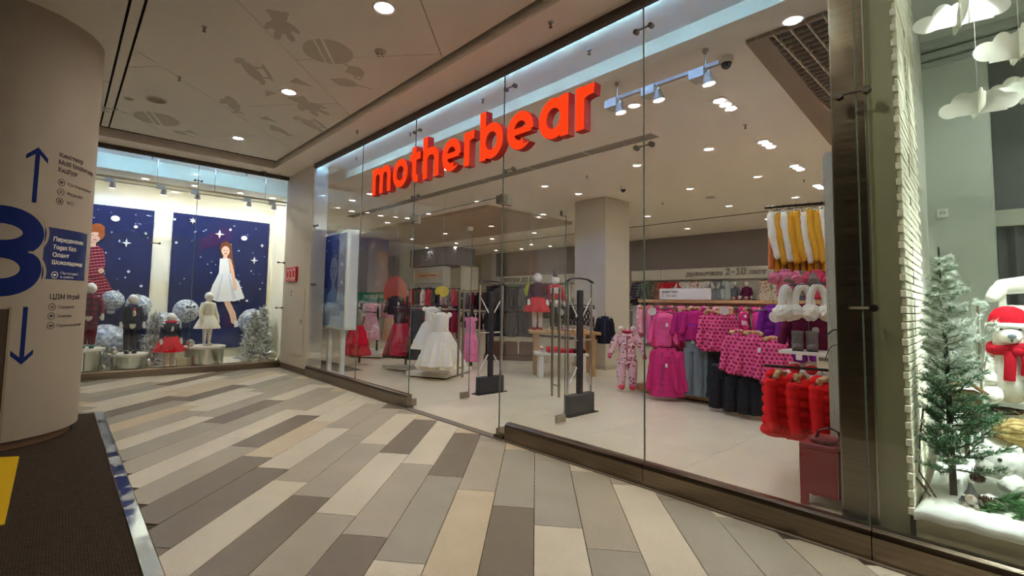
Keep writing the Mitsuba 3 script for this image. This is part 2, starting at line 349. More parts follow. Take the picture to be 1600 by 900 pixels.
# ------------------------------------------------------------------ round column with the wayfinding print
CX, CY, CR = -.588, 7.014, .8215
col_k = struct('wall_column', 'round beige column with blue wayfinding print at the left', 'column', lathe([(CR, .09), (CR, ZC)], 96, (CX, CY, 0)), None, 'column_paint', 40)
part(col_k, 'base', lathe([(CR - .06, 0), (CR - .06, .09)], 64, (CX, CY, 0)), (120, 92, 72), 'satin', 40)
def patch(a0, a1, z0, z1, off=.002, n=None):
    n = n or max(2, int(abs(a1 - a0) / 2)); a = np.radians(np.linspace(a0, a1, n + 1)); r0, r1 = CR - .004, CR + off
    rings = [[(CX + r * math.cos(q), CY + r * math.sin(q), z) for r, z in ((r0, z0), (r1, z0), (r1, z1), (r0, z1))] for q in a]
    return loft(rings)
def wrap(m, a, z, step=.05, off=.001):
    v, f = m.vertices, m.faces
    v, f = trimesh.remesh.subdivide_to_size(v, f, step)[:2]
    ang = math.radians(a) + v[:, 0] / CR; r = CR + off + v[:, 2]
    return trimesh.Trimesh(np.stack([CX + r * np.cos(ang), CY + r * np.sin(ang), z + v[:, 1]], 1), f, process=False)
BLUE, INK = (18, 34, 92), (70, 58, 60)
FILM = .0012
def print_on(name, m, a, z, c, label=None, step=.05, off=.0006):
    return part(col_k, name, wrap(m, a, z, step, off), c, 'matte', False, label=label)
def flat(poly): return prism(poly, 0, FILM)
def arrow(L_, w=.035, hw=.085, up_=True):
    g = unary_union([sbox(-w / 2, 0, w / 2, L_ - .02), Polygon([(0, L_), (-hw, L_ - .09), (-hw, L_ - .135), (0, L_ - .05), (hw, L_ - .135), (hw, L_ - .09)])])
    return flat(g if up_ else affinity.scale(g, 1, -1, origin=(0, 0)))
print_on('arrow', arrow(.54), -64.75, 2.33, BLUE, 'blue arrow pointing up')
print_on('arrow', arrow(.54, up_=False), -64.5, 1.33, BLUE, 'blue arrow pointing down')
def three(w, h, t):
    def arc(cy, ry, a0, a1): return [(w - t / 2 - (w - t) / 2 * 1.0 + (w - t) / 2 * math.cos(math.radians(q)), cy + ry * math.sin(math.radians(q))) for q in np.linspace(a0, a1, 40)]
    r1, r2 = (h - t) * .235, (h - t) * .265
    top = LineString(arc(h - t / 2 - r1, r1, 165, -90) ).buffer(t / 2, cap_style=2, resolution=16); bot = LineString(arc(t / 2 + r2, r2, 90, -165)).buffer(t / 2, cap_style=2, resolution=16)
    return flat(unary_union([top, bot, sbox(w * .32, t / 2 + 2 * r2 - t * .45, w * .62, t / 2 + 2 * r2 + t * .45)]))
m3 = three(.62, .84, .165); print_on('numeral', m3, -57.6 - math.degrees(.62 / CR), 1.425, BLUE, 'large dark blue numeral 3')
part(col_k, 'panel', patch(-57.2, -18.5, 1.605, 2.115, .0012), BLUE, 'satin', 40, label='dark blue panel with white shop names')
# the notch of the panel around the numeral is drawn as a pale rim
rim = affinity.scale(Point(0, 0).buffer(.235, 32), 1, 1).difference(Point(0, 0).buffer(.21, 32)).intersection(sbox(.05, -.2, .3, .2))
for z in (2.04, 1.66): print_on('numeral_rim', flat(rim), -57.0 - math.degrees(.20 / CR), z, (154, 143, 129), None, .05, .002)
for q, z, w, a in [('Кинотеатр', 2.835, .28, -51.9), ('Multi fandom zone', 2.76, .50, -52.0), ('Кидбург', 2.685, .22, -52.0)]:
    print_on('lettering', text(q, .046, w, True, FILM), a, z, INK)
for q, z, w in [('Супермаркет', 2.565, .37), ('Фудкорт', 2.47, .21), ('WC', 2.375, .09)]:
    print_on('lettering', text(q, .032, w, False, FILM), -44.5, z, INK)
for q, z, w in [('Передвижник', 1.985, .385), ('Togas Kids', 1.905, .27), ('Олант', 1.83, .18), ('Шоколадница', 1.755, .39)]:
    print_on('lettering', text(q, .043, w, True, FILM), -51.6, z, (226, 222, 214), None, .05, .0022)
for q, z, w in [('Проходка', 1.66, .23), ('в район', 1.622, .16)]:
    print_on('lettering', text(q, .024, w, False, FILM), -44.8, z, (214, 210, 204), None, .05, .0022)
print_on('lettering', text('ЦДМ Играй', .048, .38, True, FILM), -51.0, 1.41, INK)
for q, z, w in [('Гардероб', 1.315, .21), ('Банкомат', 1.225, .18), ('Парикмахерская', 1.13, .37)]:
    print_on('lettering', text(q, .03, w, False, FILM), -44.6, z, INK)
def icon(a, z, kind, c=INK, r=.036, off=.0006):
    g = Point(0, 0).buffer(r, 20).difference(Point(0, 0).buffer(r * .84, 20))
    if kind == 0: k = Polygon([(-r * .5, -r * .3), (-r * .5, r * .35), (r * .5, r * .35), (r * .3, -r * .3)])
    elif kind == 1: k = unary_union([affinity.rotate(sbox(-r * .55, -r * .09, r * .55, r * .09), q) for q in (45, -45)])
    elif kind == 2: k = unary_union([sbox(-r * .4, -r * .5, -r * .1, r * .3), sbox(r * .1, -r * .5, r * .4, r * .3), ell(-r * .25, r * .45, r * .13, r * .13), ell(r * .25, r * .45, r * .13, r * .13)])
    else: k = Polygon([(-r * .55, 0), (0, r * .5), (0, r * .2), (r * .5, r * .2), (r * .5, -r * .2), (0, -r * .2), (0, -r * .5)])
    print_on('pictogram', flat(unary_union([g, k])), a, z, c, None, .03, off)
for a, z, k in [(-49.2, 2.58, 0), (-49.2, 2.485, 1), (-49.4, 2.39, 2), (-49.0, 1.33, 1), (-49.0, 1.24, 0), (-49.0, 1.145, 3)]: icon(a, z, k)
icon(-49.0, 1.648, 3, (226, 222, 214), .034, .0022)
part(col_k, 'niche', patch(-95, -72.9, .1, 1.31, .004), (74, 62, 50), 'matte', 40, label='dark recessed door in the column')
part(col_k, 'niche_frame', patch(-72.9, -71.6, .1, 1.33, .012), (140, 124, 104), 'satin', 40)

# ------------------------------------------------------------------ corner pillar, plinths
pil = struct('wall_corner', 'beige stone corner pillar between the far window and the shop glass', 'pillar', box(3.68, 3.98, 9.30, 10.78, .0, ZS), None, 'stone', False)
part(pil, 'plinth', box(3.655, 3.68, 9.30, 10.72, 0, .11), (96, 80, 66), 'satin', False)
part(pil, 'access_door', box(3.668, 3.68, 9.50, 10.30, .34, 1.69, .003), (196, 184, 166), 'satin', False)
part(pil, 'access_door_lock', box(3.662, 3.67, 9.60, 9.63, .98, 1.06), (120, 108, 96), 'steel', False)
for z in (1.60, 1.53): part(pil, 'access_door_sticker', box(3.6665, 3.669, 10.20, 10.25, z, z + .035), (120, 96, 84), 'matte', False)
t = thing('fire_sign', 'small red fire alarm sign box on the corner pillar', 'sign')
part(t, 'panel', box(3.63, 3.68, 9.93, 10.50, 1.83, 2.13, .006), (176, 30, 34), 'gloss', False)
for y in (10.44, 10.26, 10.08): part(t, 'symbol', box(3.627, 3.63, y - .12, y, 1.88, 2.08), (222, 170, 164), 'matte', False)
for y in (10.42, 10.24, 10.06): part(t, 'symbol_mark', box(3.625, 3.627, y - .08, y, 1.91, 2.05), (176, 30, 34), 'matte', False)

def plinth_profile(h):
    return Polygon([(0, 0), (0, h * .75), (.008, h * .92), (.03, h), (.085, h), (.085, 0)])
def plinth_y(y0, y1, x, h=.19):
    m = prism(plinth_profile(h), 0, y1 - y0); v = m.vertices
    m.vertices = np.stack([x + v[:, 0], y0 + v[:, 2], v[:, 1]], 1); m.invert(); return m
def plinth_x(x0, x1, y, h=.19):
    m = prism(plinth_profile(h), 0, x1 - x0); v = m.vertices
    m.vertices = np.stack([x0 + v[:, 2], y + v[:, 0], v[:, 1]], 1); return m
bb = thing('baseboard_front', 'brown brushed steel plinth under the shop glass', 'plinth', kind='structure')
for y0, y1 in [(5.68, 9.30), (2.15, 3.76), (.685, 2.145), (-2.0, .68)]:
    part(bb, 'section', plinth_y(y0, y1, 3.66, .185), None, 'brushed_steel', False)
struct('trim_4', 'flat grey stone threshold strip in front of the shop glass', 'trim', box(3.63, 3.74, -2, 10.7, -.01, .006), (112, 104, 92), 'satin', False)
bb2 = thing('baseboard_far', 'brown metal plinth under the far display window', 'plinth', kind='structure')
part(bb2, 'section', plinth_x(-2.6, 3.655, 10.68, .15), None, 'brushed_steel', False)

# ------------------------------------------------------------------ glazing of the shop front
def quad(pts): return trimesh.Trimesh(A(pts, float), [[0, 1, 2], [0, 2, 3]], process=False)
def pane_x(y0, y1, z0, z1, x=XG): return quad([(x, y0, z0), (x, y1, z0), (x, y1, z1), (x, y0, z1)])
def pane_y(x0, x1, z0, z1, y): return quad([(x0, y, z0), (x0, y, z1), (x1, y, z1), (x1, y, z0)])
EDGE = (86, 98, 90)
def spider(parent, y, z, x=XG, w=.14):
    k = part(parent, 'glass_connector', tube([(x - .012, y - w / 2, z), (x - .012, y + w / 2, z)], .009, 8), (150, 146, 136), 'steel')
    for s in (-1, 1):
        part(k, 'disc', tube([(x - .022, y + s * w / 2, z), (x + .02, y + s * w / 2, z)], .022, 12), (110, 106, 98), 'steel')
w1 = thing('window_1', 'tall frameless glass shop front with clamp fittings', 'window', kind='structure')
PANES = [(7.29, 9.30, .18, ZH), (5.70, 7.28, .18, ZH), (3.89, 5.69, 2.66, ZH), (2.155, 3.88, .18, ZH), (.70, 2.145, .18, ZH)]
for y0, y1, z0, z1 in PANES: part(w1, 'pane', pane_x(y0, y1, z0, z1), None, 'glass', False)
for y, z0 in [(7.285, .18), (5.695, .06), (3.885, .06), (2.15, .18), (.695, .18)]: part(w1, 'edge_joint', box(XG - .006, XG + .006, y - .004, y + .004, z0, ZH), EDGE, 'gloss', False)
part(w1, 'transom_edge', box(XG - .006, XG + .006, 3.89, 5.69, 2.652, 2.66), EDGE, 'gloss', False)
for y, zs in [(5.66, (3.87, 2.93)), (3.79, (3.88, 2.94)), (2.15, (3.86, 2.82)), (.71, (2.82, 1.47)), (9.16, (1.75, 2.9))]:
    for z in zs: spider(w1, y, z)
def door_leaf(n, y, side):
    k = thing('door', f'open frameless glass door leaf {n}', 'door', kind='structure')
    part(k, 'pane', pane_y(3.74, 4.80, .02, 2.64, y), None, 'glass', False)
    part(k, 'edge', box(4.795, 4.803, y - .005, y + .005, .02, 2.64), EDGE, 'gloss', False)
    for x0, x1, z0, z1 in [(3.66, 3.82, 2.56, 2.68), (3.66, 3.84, .02, .11), (4.64, 4.80, .02, .11), (4.70, 4.80, 2.57, 2.64)]:
        part(k, 'patch_fitting', box(x0, x1, y - .022, y + .022, z0, z1, .004), (150, 142, 126), 'steel', False)
    for s in (-1, 1):
        h = part(k, 'handle', tube([(4.62, y + s * .055, .34), (4.62, y + s * .055, 1.66)], .016, 10), (176, 170, 156), 'steel')
        for z in (.48, 1.52): part(h, 'standoff', tube([(4.62, y, z), (4.62, y + s * .055, z)], .009, 8), (176, 170, 156), 'steel')
    part(k, 'hinge_bracket', box(3.66, 3.74, y - .06 * (1 if side > 0 else 0) - .03, y + .06 * (0 if side > 0 else 1) + .03, 2.58, 2.67, .004), (120, 112, 98), 'steel', False)
door_leaf('at the far side of the entrance', 5.72, 1); door_leaf('beside the security gate at the near side of the entrance', 3.87, -1)
part('door', 'floor_hinge', box(3.655, 3.76, 5.66, 5.80, .0, .035), (120, 112, 98), 'steel', False); part('door_001', 'floor_hinge', box(3.655, 3.76, 3.79, 3.92, .0, .04), (100, 92, 80), 'steel', False)

# ------------------------------------------------------------------ sign letters
RED, REDSIDE = (236, 52, 16), (176, 30, 14)
sg = thing('shop_sign', 'large red-orange lit letters reading motherbear on the shop glass', 'sign')
SX, SZ = 3.57, 3.075
def arcpts(cx, cy, rx, ry, a0, a1, n=28): return [(cx + rx * math.cos(math.radians(q)), cy + ry * math.sin(math.radians(q))) for q in np.linspace(a0, a1, n)]
def letter(ch, w, xh=.415, t=.105):
    r = t / 2
    def st(p): return LineString(p).buffer(r, cap_style=2, join_style=1, resolution=12)
    a = w - t                                   # centre-line width
    ring = lambda x0, ww: st(arcpts(x0 + ww / 2, xh / 2, ww / 2, (xh - t) / 2, 0, 360, 48) + arcpts(x0 + ww / 2, xh / 2, ww / 2, (xh - t) / 2, 0, 20, 4))
    if ch == 'o': return ring(r, a)
    if ch == 'm':
        h = a / 2
        return unary_union([st([(r, 0), (r, xh)])] + [st([(r + h * k, xh * .45)] + arcpts(r + h * (k + .5), xh - r - h * .5, h / 2, h / 2, 180, 0, 14) + [(r + h * (k + 1), 0)]) for k in (0, 1)])
    if ch == 't': return unary_union([st([(w * .42, xh + .09), (w * .42, .12)] + arcpts(w * .42 + .09, .09 + r * .4, .09, .06, 180, 275, 8)), st([(0, xh - r), (w, xh - r)])])
    if ch == 'h': return unary_union([st([(r, 0), (r, xh + .16)]), st([(r, xh * .4)] + arcpts(r + a / 2, xh - r - a * .42, a / 2, a * .42, 180, 0, 16) + [(w - r, 0)])])
    if ch == 'e': return unary_union([st(arcpts(w / 2, xh / 2, a / 2, (xh - t) / 2, -5, 318, 40)), sbox(r, xh / 2 - r * .8, w - r * .6, xh / 2 + r * .6)]).difference(affinity.rotate(sbox(w * .62, xh * .16, w * 1.3, xh * .40), 6))
    if ch == 'r': return unary_union([st([(r, 0), (r, xh)]), st([(r, xh * .4)] + arcpts(r + a * .95, xh - r - a * .55, a * .95, a * .55, 180, 75, 12))])
    if ch == 'b': return unary_union([st([(r, 0), (r, xh + .16)]), ring(r, a)])
    if ch == 'a': return unary_union([st([(w - r, 0), (w - r, xh)]), ring(r, a)])
for ch, y0, y1 in [('m', 6.69, 6.14), ('o', 6.08, 5.68), ('t', 5.63, 5.37), ('h', 5.31, 4.95), ('e', 4.88, 4.50), ('r', 4.44, 4.22), ('b', 4.15, 3.76), ('e', 3.70, 3.31), ('a', 3.24, 2.86), ('r', 2.78, 2.54)]:
    g = letter(ch, y0 - y1)
    k = part(sg, 'letter', on_x(prism(g, 0, .09), SX + .093, y0, SZ), REDSIDE, 'satin', False, label=f'red-orange letter {ch}')
    entry(uniq(k + '__face'), on_x(prism(g.buffer(-.003), 0, .004), SX, y0, SZ), emit=[.98, .05, .006, .4])
    part(k, 'fixing_pin', on_x(trimesh.creation.cylinder(radius=.008, height=.04, sections=8), SX + .112, (y0 + y1) / 2 + .08, SZ + .05), (150, 150, 146), 'steel')

# ------------------------------------------------------------------ garments (local: x width, front towards -y, neck at z = 0, hanging down)
def ringpts(rx, ry, z, n=24, e=2.4, cx=0, cy=0, wave=None):
    a = np.arange(n) * 2 * PI / n
    c, s = np.cos(a), np.sin(a)
    k = np.abs(c) ** e + np.abs(s) ** e; q = k ** (-1 / e)
    if wave is not None: q = q * (1 + wave(a))
    return np.stack([cx + rx * q * c, cy + ry * q * s, np.full(n, z)], 1)
def body(w, L_, d, flare=.12, seed=0, puff=0, n=24, m=15, top=.42):
    if puff > .04: m = 31
    r = np.random.default_rng(seed); ph = r.uniform(0, 6, 4); rings = []
    for u in np.linspace(0, 1, m):
        sh = min(1, u / .14)
        rx = w * .80 * (top + (1 - top) * math.sqrt(sh)) * (1 + flare * u); ry = d * (.55 + .45 * sh) * (1 + .5 * flare * u)
        pf = 1 + 2.4 * puff * (abs(math.sin(PI * u * 6)) ** .6 - .6) if puff else 1
        wv = lambda a, u=u: .07 * u * np.sin(5 * a + ph[0]) + .06 * u * np.sin(9 * a + ph[1] + 3 * u) + .035 * np.sin(3 * a + ph[2] + 9 * u)
        rings.append(ringpts(rx * pf, ry * pf, -L_ * u + .012 * u * math.sin(ph[3]), n, 2.4, 0, 0, wv))
    rings.append(ringpts(rx * .93, ry * .8, -L_ + .012, n))
    return loft(rings)
def sleeve(s, w, L_, r0=.05, r1=.04, seed=0, puff=0, out=.58, fwd=-.06):
    rn = np.random.default_rng(seed + 5); k = 31 if puff > .03 else 12; pts, rs = [], []
    for u in np.linspace(0, 1, k):
        pts.append((s * (w * .66 + w * out * (u ** .8) + rn.uniform(-.002, .002)), fwd * u * u - .012 + rn.uniform(-.002, .002), -.03 - L_ * u))
        rs.append((r0 + (r1 - r0) * u) * (1 + (puff * 2.2 * (abs(math.sin(PI * u * 6)) ** .6 - .6) if puff else .10 * math.sin(9 * u + seed) * u)) * (.75 if u == 0 else 1) * (.8 if u == 1 else 1))
    return tube(pts, rs, 12, ry=np.array(rs) * .92)
def fur(c, r, seed, n=2, sq=(1, 1, 1)):
    m = trimesh.creation.icosphere(subdivisions=n, radius=1.0); v = m.vertices
    m.vertices = v * (1 + .28 * (meshkit.noise(v * 3.2 + seed) - .5) + .12 * (meshkit.noise(v * 9 + seed) - .5))[:, None] * r * A(sq) + A(c); return m
def hood(w, seed, front=-.04):
    m = ball((0, .03, .0), (w * .5, .055, .055), 2); return m
def trimring(w, seed, front=-.03):
    rn = np.random.default_rng(seed)
    return cat([fur((w * .55 * math.cos(q), front + rn.uniform(-.012, .022), .006 + .024 * math.sin(q) + rn.uniform(-.008, .008)), rn.uniform(.017, .027), seed + k, 2) for k, q in enumerate(np.linspace(-.2 * PI, 1.2 * PI, 9))])
def hanger_mesh(w, z=.0):
    return cat(tube([(-w * .85, .0, -.02 + z), (0, 0, .02 + z), (w * .85, 0, -.02 + z)], .006, 6), tube([(0, 0, .02 + z)] + [(.016 * math.sin(q), 0, .055 + z - .016 * math.cos(q) + .016) for q in np.linspace(0, 4.2, 8)], .0025, 5))
def tagm(x, y, z, w=.035, h=.06): return box(x - w / 2, x + w / 2, y - .001, y + .001, z - h, z)

def pat(base, kind=None, c2=None, sc=.05, seed=0):
    """the printed cloth's colour at local points"""
    b = A(base, float)
    def fn(v):
        v = np.asarray(v); o = np.tile(b, (len(v), 1))
        if kind == 'dots':
            q = np.stack([v[:, 0] + .3 * v[:, 1], v[:, 2]], 1) / sc; row = np.floor(q[:, 1]); f = q - np.stack([np.floor(q[:, 0] + .5 * (row % 2)) - .5 * (row % 2), row], 1) - .5
            o[(f ** 2).sum(1) < .085] = c2
        elif kind == 'print':
            o[meshkit.noise(v / sc + seed * 7.3) > .68] = c2
        elif kind == 'band':
            o[v[:, 2] > sc] = c2
        elif kind == 'stripes':
            o[np.floor(v[:, 2] / sc) % 2 == 0] = c2
        elif kind == 'plaid':
            o[(np.floor(v[:, 2] / sc) % 3 == 0) | (np.floor(v[:, 0] / sc) % 3 == 0)] = c2
        return o
    return fn
def label_of(k): return labels.get(k, {}).get('label', k)
def put(parent, name, m, col, loc, rz, s=1.0, mat='matte', label=None, smooth=True):
    """a piece drawn in the garment's own frame, coloured there, then hung in place"""
    if name in ('body', 'sleeve', 'skirt', 'leg', 'bodice', 'petticoat') and loc[0] < 9.7 and loc[1] < 11 and 'puffer' not in label_of(parent):
        v, f = trimesh.remesh.subdivide_to_size(m.vertices, m.faces, .03)[:2]; m = trimesh.Trimesh(v, f, process=True)
        q = m.vertices + (sum(map(ord, label_of(parent))) % 211) * 1.37 + len(scene) * .613
        k = .020 * (meshkit.fbm(q * A([26., 26, 6]), 3) - .5) + .016 * (meshkit.fbm(q * A([8., 8, 24]), 2) - .5)
        m.vertices = m.vertices + m.vertex_normals * k[:, None]
    if callable(col):
        # finer mesh, so that the print has edges
        v, f = trimesh.remesh.subdivide_to_size(m.vertices, m.faces, .018)[:2]; m = trimesh.Trimesh(v, f, process=True); col = col(m.vertices)
    return part(parent, name, place(m, loc, rz, s), col, mat, smooth, label=label)

def jacket(label, loc, rz, col, w=.17, L_=.42, d=.07, seed=0, furc=None, puff=0, tag=True, group=None, sleevecol=None, open_=False, collar=None, catg='jacket', s=1.0, hang=True, flare=.14, slen=.8, name='jacket', band=None, mat='matte', buttons=False):
    t = thing(name, label, catg, group)
    put(t, 'body', body(w, L_, d, flare, seed, puff), col, loc, rz, s, mat)
    for sd in (-1, 1): put(t, 'sleeve', sleeve(sd, w, L_ * slen, .055 if slen > .5 else .06, .04 if slen > .5 else .055, seed + sd, puff * .6), sleevecol or col, loc, rz, s, mat)
    if band: put(t, 'band', body(w * 1.012, L_ * .16, d * 1.02, 0, seed, 0, 24, 5, 1.0), band, A(loc) + A([0, 0, -L_ * .45 * s]), rz, s, mat)
    if furc is not None:
        put(t, 'hood', hood(w, seed), col if not callable(col) else col, loc, rz, s, mat); put(t, 'fur_trim', trimring(w, seed), furc, loc, rz, s)
    else:
        put(t, 'collar', tube([(w * .4 * math.cos(q), -d * .45 * math.sin(q) - .0, .0) for q in np.linspace(0, 2 * PI, 15)], .016, 6), collar or col, loc, rz, s, mat)
    if puff == 0 and L_ > .3: put(t, 'zip', box(-.005, .005, -d * 1.12, -d * .9, -L_ * .95, -.04), (90, 80, 84), loc, rz, s, 'satin', None, False)
    if hang: put(t, 'hanger', hanger_mesh(w), (38, 36, 36), loc, rz, s)
    if tag: put(t, 'price_tag', tagm(w * .35, -d * 1.35 - .01, -L_ * .3), (236, 236, 232), loc, rz, s, 'satin', None, False)
    return t
def skirt(w0, w1, L_, d0, d1, seed, ruff=.09, n=64, m=14, tiers=0):
    r = np.random.default_rng(seed); ph = r.uniform(0, 6, 4); rings = []
    for u in np.linspace(0, 1, m):
        k = u ** .74; tt = (u * tiers) % 1 if tiers else 0
        wv = lambda a, u=u: ruff * u ** .6 * (np.sin(11 * a + ph[0] + 1.5 * np.sin(2 * a + ph[3])) * .7 + np.sin(19 * a + ph[1] + 2 * u) * .45 + .5 * np.sin(3 * a + ph[2]))
        f = 1 + (.14 * tt if tiers else 0)
        rings.append(ringpts((w0 + (w1 - w0) * k) * f, (d0 + (d1 - d0) * k) * f, -L_ * u + .012 * u * math.sin(40 * u), n, 2.0, 0, 0, wv))
    rings.append(ringpts(w1 * .8, d1 * .8, -L_ + .03, n, 2.0))
    return loft(rings)
def dress(label, loc, rz, col, topcol=None, w=.13, L_=.8, d=.07, w1=.30, d1=.24, seed=0, tiers=0, sash=None, sleeves=True, under=None, group=None, hang=True, s=1.0, ruff=.12, mat='matte'):
    t = thing('dress', label, 'dress', group)
    Lb = L_ * .36
    put(t, 'bodice', body(w * 1.2, Lb, d, -.16, seed, 0, 24, 9), topcol or col, loc, rz, s, mat)
    put(t, 'skirt', skirt(w * .9, w1, L_ - Lb + .01, d * .95, d1, seed, ruff, tiers=tiers), col, A(loc) + A([0, 0, -Lb * s + .01]), rz, s, mat)
    if under is not None: put(t, 'petticoat', skirt(w * .8, w1 * .93, L_ - Lb + .05, d * .8, d1 * .93, seed + 3, .16, 48), under, A(loc) + A([0, 0, -Lb * s]), rz, s)
    if sash is not None: put(t, 'sash', loft([ringpts(w * .93, d * 1.05, z, 24) for z in (-Lb - .02, -Lb + .02)]), sash, loc, rz, s, 'satin')
    if sleeves:
        for sd in (-1, 1): put(t, 'sleeve', ball((sd * w * .95, 0, -.05), (.045, .045, .05), 2), topcol or col, loc, rz, s, mat)
    if hang: put(t, 'hanger', hanger_mesh(w), (38, 36, 36), loc, rz, s)
    return t
def trousers(label, loc, rz, col, w=.11, L_=.62, seed=0, group=None, tag=False, s=1.0, bib=False, leg=.062):
    t = thing('trousers', label, 'trousers', group); rn = np.random.default_rng(seed)
    put(t, 'waist', body(w, .20, .06, .02, seed, 0, 20, 7, .9), col, loc, rz, s)
    for sd in (-1, 1):
        pts = [(sd * w * (.45 + .18 * u), .0 + rn.uniform(-.004, .004), -.14 - (L_ - .14) * u) for u in np.linspace(0, 1, 9)]
        put(t, 'leg', tube(pts, [leg * (1.02 + rn.uniform(-.05, .05) + .06 * (k == 8)) for k in range(9)], 12, ry=[leg * .8 * (1 + rn.uniform(-.05, .05)) for _ in range(9)]), col, loc, rz, s)
    put(t, 'waistband', loft([ringpts(w * .93, .058, z, 20) for z in (-.03, .01)]), (60, 60, 62), loc, rz, s)
    put(t, 'hanger', hanger_mesh(w), (38, 36, 36), loc, rz, s)
    if tag: put(t, 'price_tag', tagm(0, -.08, .0, .04, .065), (232, 232, 228), loc, rz, s, 'satin', None, False)
    return t

# ------------------------------------------------------------------ shop mannequins (child figures without faces): one continuous body
def sph(c, r, n=10):
    return ball(c, r, 1).vertices
def figure(H, pose='stand', arms=(.07, .07), seat=0):
    """white child figure, feet at z = 0, facing -y"""
    h = H; B = []
    def bone(a, ra, b, rb): B.append((A(a, float) * h, ra * h, A(b, float) * h, rb * h))
    hipz = .47
    bone((0, 0, hipz), .085, (0, 0, .62), .075); bone((0, 0, .62), .075, (0, .005, .74), .08)
    bone((-.085, .005, .765), .038, (.085, .005, .765), .038); bone((0, .005, .77), .04, (0, 0, .84), .03)
    bone((0, -.005, .905), .078, (0, -.012, .885), .068); bone((0, 0, .925), .07, (0, .015, .915), .068)
    for s, ar in ((-1, arms[0]), (1, arms[1])):
        el, ha = (s * (.125 + ar * .25), .0, .63), (s * (.125 + ar * .55), -.06, .50)
        bone((s * .105, .005, .76), .034, el, .027); bone(el, .027, ha, .02); bone(ha, .021, (ha[0] + s * .004, ha[1] - .012, ha[2] - .035), .019)
        for f in range(4): bone((ha[0] + s * .002 + (f - 1.5) * .009, ha[1] - .014, ha[2] - .035), .0075, (ha[0] + (f - 1.5) * .010, ha[1] - .028, ha[2] - .075 + .004 * abs(f - 1.3)), .006)
        bone((ha[0] - s * .018, ha[1] - .012, ha[2] - .012), .008, (ha[0] - s * .028, ha[1] - .03, ha[2] - .045), .0065)
        hx = s * .047
        bone((hx, 0, hipz), .062, (hx * 1.05, -.01, .27), .042); bone((hx * 1.05, -.01, .27), .04, (hx, .0, .05), .026); bone((hx, .0, .03), .027, (hx * 1.2, -.075, .02), .022)
    M = None
    for a, ra, b, rb in B:
        q = manifold3d.Manifold.hull_points(np.vstack([sph(a, ra), sph(b, rb)]))
        M = q if M is None else M + q
    M = M.refine_to_length(.024 * h); mm = M.to_mesh(); m = trimesh.Trimesh(mm.vert_properties[:, :3], mm.tri_verts, process=True)
    trimesh.smoothing.filter_taubin(m, iterations=8)
    m.vertices[:, 2] -= m.vertices[:, 2].min()
    return m
FIG = figure(1.0)
def mannequin(label, loc, H, rz, parts, skin=(232, 228, 220), group=None):
    t = thing('mannequin', label, 'mannequin', group)
    part(t, 'body', place(FIG, loc, rz, H), skin, 'satin', True)
    for nm, m, c in parts: put(t, nm, m, c, loc, rz, H)
    return t
def mtop(L_=.30, w=.112, d=.09, z=.81, seed=0, flare=0, top=.5): m = body(w, L_, d, flare, seed, 0, 24, 10, top); m.apply_translation((0, 0, z)); return m
def mskirt(z=.54, L_=.26, w1=.24, seed=0, ruff=.1): w1 = w1 * .86; m = skirt(.09, w1, L_, .085, w1 * .9, seed, ruff); m.apply_translation((0, 0, z)); return m
def mleg(s, z0=.5, z1=.06, r0=.068, r1=.042): return tube([(s * .047, 0, z0), (s * .05, -.01, .27), (s * .048, 0, z1)], [r0, (r0 + r1) / 2 + .004, r1], 12)
def marm(s, ar=.07, r=.04): ar = .07; r = min(r, .040); return tube([(s * .095, .005, .785), (s * (.125 + ar * .25), 0, .63), (s * (.125 + ar * .5), -.052, .525)], [r, r * .92, r * .8], 12)
def mshoe(s): m = ball((s * .055, -.035, .022), (.034, .07, .028), 2); return m

# ------------------------------------------------------------------ far display window
w2 = thing('window_2', 'wide glass front of the winter display with blue posters', 'window', kind='structure')
for x0, x1 in [(-2.5, .06), (.07, 1.93), (1.94, 3.67)]: part(w2, 'pane', quad([(x0, L + .01, .14), (x1, L + .01, .14), (x1, L + .01, ZH), (x0, L + .01, ZH)]), None, 'glass', False)
for x in (.065, 1.935): part(w2, 'edge_joint', box(x - .004, x + .004, L + .004, L + .016, .14, ZH), EDGE, 'gloss', False)
for x, z in [(1.935, 1.27), (3.60, 1.27), (3.60, 2.25), (1.935, 3.75), (1.30, 2.45)]:
    k = part(w2, 'glass_connector', tube([(x - .06, L, z), (x + .06, L, z)], .008, 8), (110, 104, 96), 'steel')
    for s in (-1, 1): part(k, 'disc', tube([(x + s * .06, L - .012, z), (x + s * .06, L + .03, z)], .02, 10), (96, 90, 84), 'steel')
struct('wall_far_display', 'pale cream back wall of the far display window', 'wall', box(-2.6, 4.0, 12.30, 12.4, 0, ZC), None, 'cream_wall', False)
struct('wall_far_display_side', 'cream side wall of the far display window', 'wall', box(3.90, 3.98, 10.78, 12.3, 0, ZC), None, 'cream_wall', False)
struct('floor_far_display', 'pale raised deck of the far display window', 'floor', box(-2.6, 3.9, 10.77, 12.3, 0, .11), (206, 200, 180), 'satin', False)
cfar = struct('ceiling_far_display', 'ceiling of the far display window with lowered part behind a bluish light slot', 'ceiling', cat(box(-2.6, 3.98, 10.73, 11.42, ZS, ZS + .1), box(-2.6, 3.98, 11.42, 12.3, 3.86, ZS + .1)), None, 'white_wall', False)
solo('cove_light', 'bluish light strip hidden behind the top edge of the far window', 'light strip', box(-2.4, 3.6, 10.762, 10.777, ZH + .03, ZH + .075), emit=[L_COVE * 9 * c for c in COVE] + [4.0])
for x, lb in ((1.2, 'left'), (2.9, 'right')): sprinkler(x, 11.06, ZS, f'{lb} sprinkler head in the bluish slot over the far window', 'slot sprinklers')
